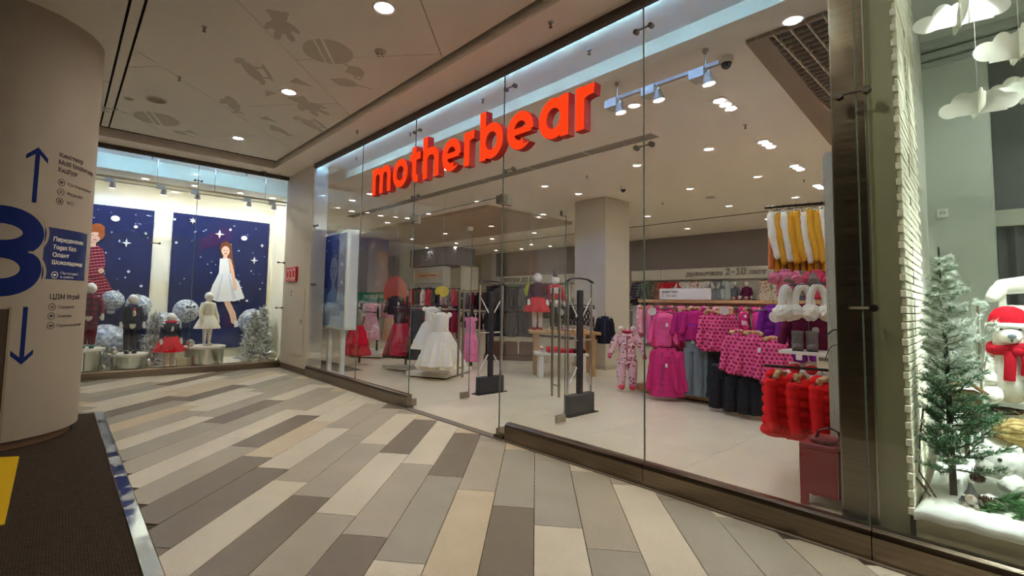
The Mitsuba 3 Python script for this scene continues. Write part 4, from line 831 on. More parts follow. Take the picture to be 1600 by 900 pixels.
for k, (lb, c) in enumerate([('blue denim jacket, left one', (96, 112, 140)), ('blue denim jacket, right one', (84, 102, 134))]): jacket(f'{lb} on the back wall rail', (16.30, 4.78 - .24 * k, 2.33), R9, c, .18, .58, .07, 50 + k, tag=False, catg='jacket')
jacket('red hooded top with print at the end of the back wall rail', (16.30, 4.18, 2.33), R9, (186, 30, 50), .22, .58, .08, 55, tag=False, catg='top')
solo('lower_rail', 'lower steel rail along the right back wall', 'rail', cat(tube([(16.36, 4.4, 1.73), (16.36, 10.1, 1.73)], .012, 8), box(16.36, 16.62, 5, 5.02, 1.72, 1.74), box(16.36, 16.62, 9, 9.02, 1.72, 1.74)), (150, 146, 140), 'steel', False)
for k in range(16): jacket(f'dark folded trousers, {ORD[15 - k]} from the right in the lower row of the right back wall', (16.36, 9.85 - .34 * k, 1.74), R9, [(40, 38, 46), (64, 60, 66), (110, 70, 70), (50, 56, 52)][k % 4], .15, .34, .06, 60 + k, tag=False, hang=False, group='lower row of clothes at the back wall', catg='clothes', slen=.3)
for lb, yy, c1 in [('white half mannequin in a grey vest on the lit back wall', 6.35, (110, 110, 128)), ('white half mannequin in a plum top on the lit back wall', 5.98, (96, 30, 72))]:
    mannequin(lb, (16.38, yy, 1.35), .98, R9, [('vest', mtop(.32, .125, .1, .82, 4), c1), ('sleeve', marm(-1, .18, .042), c1), ('sleeve', marm(1, .18, .042), c1), ('trouser_leg', mleg(-1), (150, 60, 90)), ('trouser_leg', mleg(1), (150, 60, 90))])
solo('wall_shelf', 'thin steel base shelf along the right back wall', 'shelf', box(16.1, 16.62, 2.1, 10.1, 1.30, 1.34), (196, 190, 180), 'satin', False)
LB = [('striped brown cardigan', (150, 120, 104), 'stripes', (70, 56, 54)), ('striped beige top', (178, 150, 134), 'stripes', (90, 70, 66)), ('navy top', (40, 44, 60), None, None), ('green tee', (52, 170, 110), None, None), ('light green tee with print', (96, 196, 140), 'print', (220, 230, 220)), ('blue-grey tee', (86, 112, 140), None, None), ('navy jumper', (48, 54, 74), None, None),
      ('cream tee', (224, 218, 206), None, None), ('pale tee', (230, 224, 214), None, None), ('red jumper with dark band', (176, 28, 40), 'stripes', (120, 20, 30)), ('red tee', (188, 36, 42), None, None), ('red and white tee', (192, 40, 44), 'print', (232, 222, 212)), ('cream jumper', (228, 220, 204), None, None), ('white tee', (234, 230, 222), None, None)]
y = 17.6
for k, (lb, c, kd, c2) in enumerate(LB):
    jacket(f'{lb} on the rail below the left fascia', (16.30, y, 2.33), R9, pat(c, kd, c2, .05, k) if kd else c, .20, .60, .06, 90 + k, tag=False, slen=.4, catg='top', name='top', group='tops on the left back wall rail'); y -= .37
t = thing('info_board', 'pale price board below the green tees on the left back wall', 'sign'); part(t, 'board', box(16.06, 16.08, 14.7, 16.9, 1.50, 1.78), (222, 220, 206), 'satin', False); part(t, 'line', box(16.057, 16.06, 15.6, 16.7, 1.66, 1.70), (130, 126, 118), 'matte', False)
for y in (14.8, 16.8): part(t, 'bracket', box(16.08, 16.63, y - .01, y + .01, 1.60, 1.63), (150, 146, 140), 'steel', False)
solo('lower_rail', 'lower steel rail along the left back wall', 'rail', cat(tube([(16.30, 12.4, 1.405), (16.30, 17.8, 1.405)], .012, 8), box(16.30, 16.62, 13, 13.02, 1.42, 1.44), box(16.30, 16.62, 17, 17.02, 1.42, 1.44)), (150, 146, 140), 'steel', False)
for k in range(14): jacket(f'dark garment, {ORD[k]} from the left in the lower row of the left back wall', (16.30, 17.5 - .36 * k, 1.42), R9, [(44, 42, 40), (70, 62, 56), (38, 40, 46), (92, 84, 74)][k % 4], .19, .55, .07, 120 + k, tag=False, hang=False, group='dark lower row at the left back wall', catg='clothes')

# ------------------------------------------------------------------ the shop: racks and what hangs on them
def faceto(x, y): return math.atan2(y, x) - PI / 2
def rbox(x0, x1, y0, y1, z0, z1, loc, rz, c=.004): return place(box(x0, x1, y0, y1, z0, z1, c), loc, rz)
PINK, HOT, PALEPINK, PURPLE, FURC = (224, 78, 134), (196, 48, 110), (226, 158, 168), (112, 32, 124), (196, 160, 118)
# poster stand by the glass
t = thing('screen_stand', 'tall white stand with a blue poster screen behind the left end of the shop glass', 'display stand')
part(t, 'cabinet', box(4.05, 4.28, 8.46, 9.66, .90, 2.80, .006), (222, 224, 222), 'satin', False)
for y in (8.72, 9.30): part(t, 'leg', box(4.12, 4.20, y, y + .07, .02, .90), (220, 222, 220), 'satin', False)
part(t, 'base', box(4.05, 4.30, 8.50, 9.62, .0, .02, .004), (210, 210, 206), 'satin', False)
face = [(sbox(0, 0, 1.08, 1.80), (32, 52, 130)), (Polygon([(0, 0), (1.08, 0), (1.08, .62), (0, .78)]), (92, 124, 176)), (Polygon([(0, 0), (1.08, 0), (1.08, .30), (0, .36)]), (140, 164, 200)), (Polygon([(.28, .62), (.38, 1.3), (.56, 1.5), (.76, 1.32), (.86, .6), (.6, .5)]), (44, 60, 118)),
        (Polygon([(.22, .20), (.32, .62), (.5, .76), (.66, .76), (.84, .6), (.92, .2)]), (112, 142, 190)), (sbox(.50, .70, .64, .90), (120, 132, 170)), (ell(.57, 1.10, .17, .25), (128, 140, 178)), (Polygon([(.39, 1.1), (.43, 1.36), (.60, 1.42), (.76, 1.2), (.74, 1.42), (.56, 1.5), (.40, 1.38)]), (44, 60, 118)),
        (ell(.51, 1.13, .026, .016), (40, 50, 92)), (ell(.64, 1.13, .026, .016), (40, 50, 92)), (Polygon([(.565, 1.12), (.55, 1.03), (.60, 1.03)]), (112, 122, 164)), (ell(.575, .965, .055, .018), (110, 92, 140))] + [(snowstar(x, z, q, 6), (196, 214, 238)) for x, z, q in [(.82, 1.68, .05), (.2, 1.5, .03), (.93, 1.2, .035), (.14, 1.02, .03), (.3, 1.7, .02), (.95, .85, .025)]]
m, c = layers(face, .0007); part(t, 'poster', on_x(m, 4.05, 9.60, .95), c, 'gloss', False, label='blue winter print of a face above pale snow')
def podium(lb, loc, w, d, h, rz, col=(226, 222, 212), mat='satin'):
    t = thing('rack_podium', lb, 'podium')
    part(t, 'slab', rbox(-w / 2, w / 2, -d / 2, d / 2, .03, h, loc, rz, .006), col, mat, False); part(t, 'foot', rbox(-w / 2 + .08, w / 2 - .08, -d / 2 + .08, d / 2 - .08, 0, .03, loc, rz, 0), (60, 56, 52), 'matte', False)
    return t
def fourway(lb, loc, z, arms, rz, zb=.10):
    t = thing('clothes_rack', lb, 'clothes rack'); x, y = loc[:2]
    part(t, 'post', box(x - .02, x + .02, y - .02, y + .02, zb, z), (34, 32, 32), 'satin', False)
    for a, L_, zz in arms: part(t, 'arm', tube([(x, y, zz), (x + L_ * math.cos(a), y + L_ * math.sin(a), zz - .01)], .011, 8), (44, 42, 42), 'steel')
    return t
# white tulle dresses
rzp = math.atan2(-.68, .35)
podium('white rack podium under the white tulle dresses', (5.95, 8.0, 0), .85, 1.3, .11, rzp)
fourway('black rack post holding the white tulle dresses', (5.85, 8.0), 1.62, [(math.atan2(-.65, -.40), .85, 1.33), (math.atan2(-.2, -.25), .35, 1.43), (math.atan2(.5, -.5), .75, 1.38), (math.atan2(.4, .9), .6, 1.4)], 0)
WT = (240, 234, 222)
dress('white tulle dress with full skirt, front one over the podium', (5.50, 7.42, 1.27), faceto(5.5, 7.4), WT, (238, 230, 216), .165, 1.01, .09, .45, .28, 1, sash=(226, 212, 190), under=(236, 222, 190), sleeves=True)
dress('white tulle dress behind the front one, higher on the rack', (5.60, 7.86, 1.37), faceto(5.6, 7.9) + .2, (236, 230, 220), (230, 224, 214), .16, .84, .08, .37, .20, 2, sleeves=True)
dress('long black dress half hidden behind the white tulle dresses', (5.50, 8.2, 1.30), faceto(5.4, 8.3) + .5, (26, 24, 28), None, .14, 1.0, .08, .20, .16, 3, sleeves=True)
# burgundy dresses
fourway('black rack post holding the burgundy dresses', (5.75, 9.0), 1.58, [(math.atan2(-.25, -.3), .48, 1.42), (math.atan2(-.5, .25), .5, 1.36), (math.atan2(.3, .5), .5, 1.36)], 0)
podium('dark rack podium under the burgundy dresses', (5.75, 9.0, 0), .7, .7, .10, .3, (200, 196, 186))
dress('shiny burgundy dress with dark net petticoat at the left of the white dresses', (5.43, 8.73, 1.36), faceto(5.43, 8.7), (178, 14, 42), (52, 22, 28), .16, 1.02, .08, .33, .26, 4, under=(64, 58, 48), mat='satin')
dress('dark red velvet dress beside the shiny burgundy one', (5.88, 8.55, 1.32), faceto(5.9, 8.6), (140, 12, 36), (168, 26, 46), .14, .80, .08, .2, .16, 5)
jacket('dark brown jacket with a round tag above the burgundy dress', (5.62, 9.28, 1.56), faceto(5.6, 9.3), (50, 38, 34), .18, .40, .08, 6, tag=True, group=None)
# red skirts by the glass, pink dresses behind
fourway('dark rack post with the red tulle skirts', (5.45, 10.55), 1.40, [(math.atan2(-.27, -.2), .38, 1.30), (math.atan2(-.3, .2), .4, 1.2)], 0, .0)
dress('bright red tulle party dress near the screen stand', (5.25, 10.30, 1.26), faceto(5.25, 10.3), (216, 24, 52), (150, 140, 120), .13, 1.06, .07, .30, .24, 7, tiers=3, sash=None)
jacket('white blouse with small print above the red party dress', (5.02, 10.75, 1.44), faceto(5.0, 10.8), pat((226, 220, 208), 'print', (150, 140, 110), .04), .18, .36, .07, 8, tag=False, catg='top', name='top')
podium('white low podium under the pink and beige dresses', (6.5, 11.75, 0), .95, 1.35, .12, -.9)
fourway('grey rack post with the pink and beige dresses', (6.6, 11.8), 1.55, [(math.atan2(-.5, -.3), .55, 1.42), (math.atan2(-.5, .35), .6, 1.42)], 0, .12)
dress('pale pink dress on the rack behind the red party dress', (6.22, 11.45, 1.40), faceto(6.2, 11.45), pat((222, 160, 168), 'print', (236, 210, 206), .05), None, .15, .95, .08, .24, .18, 9)
dress('beige dress with pink top on the same rack', (6.62, 11.15, 1.36), faceto(6.6, 11.15), (206, 164, 124), (214, 150, 158), .15, .92, .08, .2, .16, 10)
dress('red dress behind the beige and pink dresses', (6.95, 11.1, 1.46), faceto(6.95, 11.1), (170, 24, 40), None, .14, .6, .08, .2, .16, 11)
# pink tiered dress
fourway('slim black rack post with the pink tiered dress', (7.35, 8.7), 1.45, [(math.atan2(-.28, -.27), .40, 1.20), (math.atan2(.3, .3), .4, 1.3)], 0, .0)
dress('pink tiered dress just left of the first security gate', (7.07, 8.42, 1.14), faceto(7.07, 8.42), (228, 132, 164), (222, 140, 170), .12, 1.0, .07, .21, .17, 12, tiers=4)
# hanging round signs
def roundsign(lb, x, y, z, ry, rz, col, zc=ZSHOP):
    t = thing('hanging_sign', lb, 'sign'); rz2 = faceto(x, y)
    m = prism(ell(0, 0, ry, rz), 0, .006); v = m.vertices; m.vertices = np.stack([v[:, 0], v[:, 2], v[:, 1]], 1); m.invert()
    part(t, 'disc', place(m, (x, y, z), rz2), col, 'satin', False); part(t, 'thread', tube([(x, y, z + rz), (x, y, zc)], .0025, 5), (190, 188, 180), 'satin')
roundsign('orange oval sign hanging above the dresses left of the first door leaf', 7.0, 11.58, 1.69, .32, .48, (176, 74, 40)); roundsign('yellow round sign hanging behind the first door handle', 7.0, 9.43, 1.72, .17, .135, (206, 178, 24)); roundsign('yellow-green round sign beside the mannequin on the table', 7.85, 7.32, 1.76, .125, .165, (176, 184, 28))
# rear long rack
t = thing('clothes_rail', 'long wooden topped rail behind the dresses', 'rail'); part(t, 'board', box(12.1, 12.5, 13.3, 17.7, 1.93, 1.97), None, 'wood', False); part(t, 'bar', tube([(12.05, 13.3, 1.86), (12.05, 17.7, 1.86)], .015, 8), (60, 56, 52), 'steel')
for y in (13.4, 15.5, 17.6): part(t, 'post', box(12.28, 12.34, y - .03, y + .03, 0, 1.93), (70, 62, 54), 'satin', False)
RC = [('red cardigan', (178, 26, 42)), ('red pleated dress', (190, 30, 44)), ('white and red printed top', (224, 206, 198)), ('dark blazer', (34, 32, 36)), ('red knitted jacket', (166, 24, 40)), ('grey-white top', (206, 200, 192)), ('black coat', (24, 24, 26)), ('black school jacket', (34, 34, 38)), ('grey blazer', (86, 82, 80)), ('dark red jacket', (130, 24, 38)), ('black vest', (28, 26, 28)), ('brown jacket', (74, 54, 44))]
for k in range(12): jacket(f'{RC[k][0]} on the long wooden topped rail at the rear', (12.03, 17.3 - .34 * k, 1.84), R9 - .35, RC[k][1], .20, .62, .08, 200 + k, tag=False, group='clothes on the long rear rail')
for k in range(9): jacket(f'dark garment, {ORD[k]} from the left in the lower row under the long rear rail', (12.25, 17.2 - .45 * k, 1.08), R9 - .3, [(30, 28, 32), (60, 30, 34), (44, 42, 46)][k % 3], .2, .6, .09, 230 + k, tag=False, hang=False, group='lower row under the rear rail', catg='clothes', slen=.6)
solo('lower_bar', 'dark lower bar under the long rear rail', 'rail', tube([(12.27, 13.2, 1.10), (12.27, 17.6, 1.10)], .015, 8), (50, 46, 44), 'steel')
t = thing('clothes_rail', 'dark rail with printed tops behind the white tulle dresses', 'rail'); part(t, 'bar', tube([(8.95, 11.2, 1.88), (8.95, 14.2, 1.88)], .014, 8), (52, 46, 44), 'steel')
for y in (11.2, 14.2): part(t, 'post', box(8.93, 8.97, y - .02, y + .02, 0, 1.9), (52, 46, 44), 'satin', False)
part(t, 'lower_bar', tube([(8.95, 11.2, 1.22), (8.95, 14.2, 1.22)], .012, 8), (52, 46, 44), 'steel')
PC = [('white and red printed top', (232, 224, 212), (190, 60, 60)), ('red top', (186, 28, 44), None), ('dark brown jacket', (66, 46, 40), None), ('white and red printed dress', (230, 222, 210), (196, 70, 70)), ('bright red jacket', (196, 28, 46), None), ('black jacket', (30, 28, 30), None), ('pale pink top', (226, 184, 186), None), ('grey printed top', (150, 146, 144), (80, 76, 78)), ('red knitted top', (176, 30, 44), None)]
for k, (lb, c, c2) in enumerate(PC): jacket(f'{lb} on the dark rail behind the white tulle dresses', (8.92, 14.05 - .33 * k, 1.86), R9 - .5, pat(c, 'print', c2, .05, k) if c2 else c, .19, .50, .08, 440 + k, tag=k == 2, slen=.7, group='printed tops on the dark rail')
for k in range(9): jacket(f'dark red or black garment, {ORD[k]} from the left on the lower dark rail', (8.92, 14.0 - .33 * k, 1.20), R9 - .5, [(120, 20, 34), (34, 30, 32), (60, 40, 40), (160, 30, 44)][k % 4], .19, .62, .09, 460 + k, tag=False, group='lower bar of the dark rail', catg='clothes')
# green shelves and fascia at the far left
t = thing('display_cabinet', 'white cabinet with an orange lettered light box and green shelf front at the far left', 'cabinet')
part(t, 'frame', cat(box(13.0, 13.06, 17.45, 19.95, 3.02, 3.10), box(13.0, 13.06, 17.45, 19.95, 2.36, 2.44), box(13.0, 13.06, 17.45, 17.57, 0, 3.1), box(13.0, 13.06, 19.85, 19.95, 0, 3.1)), (232, 230, 220), 'satin', False)
part(t, 'back', box(13.06, 13.4, 17.45, 19.95, 0, 3.1), (222, 218, 206), 'satin', False); part(t, 'sign_strip', box(13.03, 13.058, 17.8, 19.6, 2.58, 2.86), (226, 196, 160), 'satin', False)
part(t, 'sign_lettering', on_x(text('новинки сезона', .12, 1.3, True, .004), 13.03, 19.35, 2.66), (192, 110, 60), 'matte', False)
part(t, 'green_front', box(12.6, 13.0, 17.5, 19.9, 1.58, 1.90), (34, 138, 96), 'satin', False); part(t, 'green_lettering', on_x(text('СКИДКИ ДО 50', .14, 1.5, True, .004), 12.6, 19.5, 1.68), (206, 226, 210), 'matte', False); part(t, 'base', box(12.6, 13.0, 17.5, 19.9, 0, 1.58), (200, 196, 186), 'satin', False)
for k in range(7): tt = thing('knit_hat', f'dark knitted hat, {ORD[k]} from the left on the green fronted cabinet', 'hat', 'dark hats on the green cabinet'); part(tt, 'crown', ball((12.75, 19.6 - .3 * k, 1.99), (.13, .14, .12 + .02 * (k % 3)), 2), [(30, 34, 50), (44, 48, 66), (24, 24, 30)][k % 3], 'matte', True); part(tt, 'brim', lathe([(.135, 1.90), (.15, 1.93), (.135, 1.96)], 14, (12.75, 19.6 - .3 * k, 0)), (50, 54, 70), 'matte')
t = thing('shelf_sign', 'long green shelf front with white lettering in front of the far grey column', 'sign'); part(t, 'board', box(8.5, 8.56, 14.5, 16.75, 1.46, 1.78), (36, 146, 102), 'satin', False); part(t, 'lettering', on_x(text('СКИДКИ ДО 50', .13, 1.5, True, .004), 8.5, 16.35, 1.56), (206, 226, 210), 'matte', False); part(t, 'shelf', box(8.56, 9.0, 14.5, 16.75, 1.40, 1.46), (228, 224, 214), 'satin', False)
part(t, 'garment_bar', cat(tube([(8.48, 14.5, 1.345), (8.48, 16.75, 1.345)], .01, 6), box(8.48, 8.6, 14.6, 14.62, 1.335, 1.42), box(8.48, 8.6, 16.6, 16.62, 1.335, 1.42)), (150, 146, 140), 'steel', False)
for y in (14.6, 16.6): part(t, 'post', box(8.7, 8.76, y, y + .06, 0, 1.40), (120, 116, 110), 'satin', False)
for k in range(6): jacket(f'pale baby garment, {ORD[k]} from the left under the green shelf front', (8.48, 16.5 - .36 * k, 1.36), R9 - .4, [(228, 190, 192), (226, 222, 214), (214, 150, 158)][k % 3], .18, .45, .08, 250 + k, tag=False, group='baby clothes under the green shelf', catg='top', name='top')
t = struct('wall_fascia_box', 'grey fascia box at the far left of the shop', 'wall', box(13.05, 14.7, 17.27, 20.3, 3.17, ZSHOP), (128, 122, 122), 'matte', False)
part(t, 'lettering', on_x(text('АБВ', .34, .95, True, .02), 13.05, 19.3, 3.42), (150, 145, 144), 'matte', False)
struct('wall_cabinet_side', 'pale side wall right of the green cabinet', 'wall', box(13.9, 14.95, 17.3, 17.4, 0, 3.17), (214, 210, 190), 'matte', False)
# security gates
def gate(lb, x0, y):
    t = thing('security_gate', lb, 'security gate'); xc = x0 + .27
    part(t, 'base', box(x0, x0 + .54, y - .05, y + .05, .012, .27, .006), (44, 44, 44), 'satin', False); part(t, 'floor_plate', box(x0 - .05, x0 + .59, y - .08, y + .08, 0, .012), (34, 32, 30), 'satin', False)
    part(t, 'column', box(xc - .05, xc + .05, y - .028, y + .028, .27, 1.66, .012), (38, 34, 36), 'satin', False)
    for s in (-1, 1): part(t, 'tube', tube([(xc + s * .255, y, .27), (xc + s * .255, y, 1.765)], .015, 10), (206, 204, 198), 'steel')
    part(t, 'arch', tube([(xc + .275 * math.cos(q), y, 1.765 + .055 * math.sin(q)) for q in np.linspace(0, PI, 15)], .026, 8, ry=.012), (36, 34, 34), 'satin')
    part(t, 'cross_bar', tube([(xc - .25, y, .98), (xc + .25, y, .98)], .012, 8), (206, 204, 198), 'steel')
    for s in (-1, 1):
        part(t, 'brace', tube([(xc + s * .245, y, .36), (xc + s * .06, y, .62)], .010, 8), (216, 214, 208), 'satin'); part(t, 'brace', tube([(xc + s * .245, y, 1.56), (xc + s * .06, y, 1.30)], .010, 8), (216, 214, 208), 'satin')
gate('black security gate with silver loop, the one farther from the camera', 5.13, 5.90); gate('black security gate with silver loop, the nearer one right of the open glass door', 5.10, 4.08)
# table
TO, TR = (7.49, 6.86, 0), math.atan2(-.88, .87)
def tb(x0, x1, y0, y1, z0, z1, c=.004): return place(box(x0, x1, y0, y1, z0, z1, c), TO, TR)
t = thing('display_table', 'light wooden table in front of the grey column with mannequins on top', 'table')
part(t, 'tabletop', tb(-.10, 1.36, -.06, .72, .85, .91, .006), None, 'wood', False)
for x in (0, 1.15):
    for y in (0, .58): part(t, 'leg', tb(x, x + .11, y, y + .11, 0, .85), None, 'wood', False)
def tp(a, b, z=.91): p = place(trimesh.Trimesh([[a, b, z]], process=False), TO, TR).vertices[0]; return tuple(p)
mannequin('child mannequin in a red dress and dark cardigan standing on the wooden table', tp(.08, .40), 1.24, TR + .1, [('cardigan', mtop(.28, .135, .11, .82, 8), (72, 30, 40)), ('sleeve', marm(-1, .18, .048), (72, 30, 40)), ('sleeve', marm(1, .18, .048), (72, 30, 40)), ('skirt', mskirt(.60, .30, .27, 4, .08), (200, 26, 42)), ('sock', mleg(-1, .4, .05, .045, .036), (222, 206, 194)), ('sock', mleg(1, .4, .05, .045, .036), (222, 206, 194)), ('shoe', mshoe(-1), (186, 22, 36)), ('shoe', mshoe(1), (186, 22, 36))])
mannequin('child mannequin in red jumper, black trousers and pointed hat on the wooden table', tp(.47, .52), 1.20, TR + .2, [('jumper', mtop(.34, .135, .11, .82, 9), pat((178, 24, 42), 'stripes', (214, 190, 186), .11)), ('sleeve', marm(-1, .18, .048), (178, 24, 42)), ('sleeve', marm(1, .18, .048), (178, 24, 42)), ('trouser_leg', mleg(-1), (26, 24, 28)), ('trouser_leg', mleg(1), (26, 24, 28)), ('shoe', mshoe(-1), (30, 28, 30)), ('shoe', mshoe(1), (30, 28, 30)), ('hat', tube([(0, -.01, .95), (-.03, -.01, 1.10)], [.055, .006], 12), (72, 78, 80))])
for k, (a, b, c) in enumerate([(.34, .08, (214, 190, 150)), (.56, .10, (190, 120, 110)), (.78, .08, (222, 206, 176)), (1.0, .12, (206, 170, 140))]):
    t = thing('baby_shoes', f'{["cream", "pinkish", "pale", "tan"][k]} pair of small shoes on the wooden table', 'shoes')
    for q in (-.045, .045): p = tp(a + q, b); part(t, 'shoe', place(ball((0, 0, .035), (.034, .085, .036), 2), p, TR), c, 'satin', True); part(t, 'bow', place(box(-.02, .02, -.05, -.03, .06, .085, .004), p, TR), (140, 60, 60), 'matte', False)
t = thing('accessory_stand', 'black stand with dark hanging accessories on the wooden table', 'stand')
part(t, 'bar', place(cat(tube([(.62, .5, 1.45), (1.3, .5, 1.45)], .012, 8), tube([(.62, .5, .91), (.62, .5, 1.45)], .012, 8), tube([(1.3, .5, .91), (1.3, .5, 1.45)], .012, 8), tube([(.62, .42, 1.40), (1.3, .42, 1.40)], .01, 8)), TO, TR), (28, 26, 28), 'satin')
for k in range(9):
    a = .65 + .074 * k; part(t, 'loop', place(tube([(a + .03 * math.sin(3 * q), .44, 1.40 - .05 * k % .03 - .36 * abs(math.sin(q / 2))) for q in np.linspace(0, 2 * PI, 14)], .014, 6), TO, TR), [(30, 26, 28), (54, 46, 44), (40, 30, 34)][k % 3], 'matte')
def toppers(lb, x, y, z, r=.065, col=(208, 188, 182)): 
    t = thing('price_disc', lb, 'price sign'); rz2 = faceto(x, y); m = prism(Point(0, 0).buffer(r, 20), 0, .004); v = m.vertices; m.vertices = np.stack([v[:, 0], v[:, 2], v[:, 1]], 1); m.invert()
    part(t, 'disc', place(m, (x, y, z), rz2), col, 'satin', False); part(t, 'holder', tube([(x, y, z - r - .07), (x, y, z - r)], .006, 6), (120, 116, 112), 'steel')
toppers('grey round price disc on the dark stand left of the gate column', *tp(.58, .36, 1.30), .07, (170, 160, 150)); toppers('grey round price disc above the navy jacket', *tp(1.27, .30, 1.30), .075, (186, 176, 166))
jacket('navy jacket hanging beyond the right end of the wooden table', (8.72, 5.98, 1.22), faceto(8.98, 6.2), (26, 28, 42), .16, .56, .08, 31, tag=False, sleevecol=(24, 24, 34))
# low white bench
BO, BR = (7.26, 6.50, 0), math.atan2(-.57, .72) - .05
t = thing('low_bench', 'low white bench with red folded clothes in front of the wooden table', 'bench')
part(t, 'top', place(box(-.08, .98, -.02, .44, .45, .50, .004), BO, BR), (214, 208, 196), 'satin', False)
for x in (.0, .84): part(t, 'leg_panel', place(box(x, x + .09, 0, .40, 0, .45, .004), BO, BR), (220, 214, 202), 'satin', False)
def bp(a, b, z=.50): return tuple(place(trimesh.Trimesh([[a, b, z]], process=False), BO, BR).vertices[0])
for k, (a, c, n, lb) in enumerate([(.30, (196, 24, 40), 3, 'stack of bright red folded clothes on the low white bench, left pile'), (.55, (180, 26, 42), 2, 'stack of red folded clothes on the low white bench, right pile'), (.80, (70, 30, 40), 2, 'stack of dark folded clothes at the right end of the low bench')]):
    for j in range(n): solo('folded_garment', lb.replace('stack of', ['bottom one of the', 'second one of the', 'top one of the'][j]), 'clothes', place(box(-.13, .13, .02, .34, .50 + .035 * j, .533 + .035 * j, .012), tp0 := tuple(A(BO) + A([a * math.cos(BR), a * math.sin(BR), 0])), BR), c, 'matte', False, group=f'folded pile {["left", "middle", "right"][k]} on the low bench')
t = thing('plush_toy', 'small white plush toy at the left end of the low bench', 'toy'); p = bp(.06, .15); part(t, 'body', ball((p[0], p[1], .54), (.055, .05, .045), 2), (226, 216, 206), 'matte', True); part(t, 'head', ball((p[0] - .03, p[1] - .03, .60), .04, 2), (232, 224, 214), 'matte', True); part(t, 'scarf', tube([(p[0] - .03 + .035 * math.cos(q), p[1] - .03 + .035 * math.sin(q), .565) for q in np.linspace(0, 2 * PI, 12)], .011, 6), (180, 30, 44))
# dark rack behind the first gate
t = thing('clothes_rack', 'dark rack with brown baskets behind the first security gate', 'clothes rack')
part(t, 'bar', tube([(8.55, 9.55, 1.90), (9.5, 8.6, 1.90)], .014, 8), (40, 36, 34), 'steel')
for p in ((8.57, 9.53), (9.48, 8.62)): part(t, 'post', box(p[0] - .02, p[0] + .02, p[1] - .02, p[1] + .02, 0, 1.9), (40, 36, 34), 'satin', False)
part(t, 'lower_bar', tube([(8.55, 9.55, 1.25), (9.5, 8.6, 1.25)], .012, 8), (40, 36, 34), 'steel'); part(t, 'base_shelf', place(box(-.70, .70, -.25, .3, .0, .12, .004), (9.05, 9.1, 0), -PI / 4), (96, 72, 52), 'satin', False)
for k in range(3): part(t, 'basket', place(box(-.62 + .42 * k, -.25 + .42 * k, -.2, .22, .12, .46, .02), (9.05, 9.1, 0), -PI / 4), (98, 66, 46), 'matte', False)
for k in range(6): jacket(f'dark garment, {ORD[k]} from the left on the upper bar behind the first gate', (8.66 + .15 * k, 9.42 - .15 * k, 1.88), -PI / 4 + .5, [(34, 32, 34), (70, 60, 52), (44, 38, 40), (30, 34, 38), (96, 88, 78), (38, 34, 36)][k], .17, .56, .09, 270 + k, tag=k == 3, group='dark clothes on the rack behind the first gate')
for k in range(5): jacket(f'dark garment, {ORD[k]} from the left on the lower bar behind the first gate', (8.70 + .17 * k, 9.38 - .17 * k, 1.23), -PI / 4 + .4, [(40, 40, 40), (28, 28, 30), (62, 58, 50), (36, 40, 38), (50, 40, 38)][k], .17, .62, .09, 280 + k, tag=False, group='dark clothes in the lower row behind the first gate')
# pink rack
t = thing('clothes_gondola', 'wooden based gondola rack full of pink children jackets', 'clothes rack')
part(t, 'base', box(7.55, 9.4, 2.05, 4.55, .03, .14, .006), None, 'wood', False); part(t, 'plinth', box(7.65, 9.3, 2.15, 4.45, 0, .03), (60, 50, 44), 'matte', False); part(t, 'spine', box(8.28, 8.36, 2.1, 4.6, .14, 1.56), (206, 196, 180), 'satin', False)
part(t, 'top_shelf', box(7.95, 8.75, 1.95, 4.75, 1.53, 1.585, .004), None, 'wood', False); part(t, 'rail', tube([(7.80, 2.0, 1.46), (7.80, 4.75, 1.46)], .014, 8), (150, 146, 140), 'steel')
for y, x in ((3.92, 7.25), (3.08, 7.28), (2.46, 6.92), (4.62, 7.45), (3.5, 7.4)): part(t, 'arm', tube([(7.80, y, 1.45), (x, y, 1.43)], .011, 8), (150, 146, 140), 'steel')
for y in (2.1, 3.3, 4.6): part(t, 'bracket', box(7.79, 8.30, y, y + .02, 1.44, 1.47), (150, 146, 140), 'steel', False)
t = thing('shelf_sign', 'white sign board on top of the pink jacket gondola', 'sign'); part(t, 'board', box(7.93, 7.95, 3.44, 4.32, 1.585, 1.775, .003), (224, 220, 208), 'satin', False); part(t, 'lettering', on_x(text('девочки', .045, .28, True, .002), 7.93, 4.27, 1.70), (110, 104, 98), 'matte', False); part(t, 'lettering', on_x(text('2-10 лет', .04, .26, False, .002), 7.93, 4.27, 1.63), (120, 114, 108), 'matte', False)
for k in range(13):
    c = [PALEPINK, (226, 120, 150), HOT, (206, 60, 130), (226, 96, 140), PALEPINK, (184, 40, 120)][k % 7]
    jacket(f'pink jacket with furry hood, {ORD[k]} from the left hanging sideways on the gondola rail', (7.80, 4.60 - .19 * k, 1.43), .25, c if k % 3 else pat(c, 'print', (240, 210, 214), .05, k), .17, .52, .07, 300 + k, FURC, .02, tag=k % 4 == 0, group='jackets hanging sideways on the gondola rail')
FT = lambda x, y: faceto(x, y)
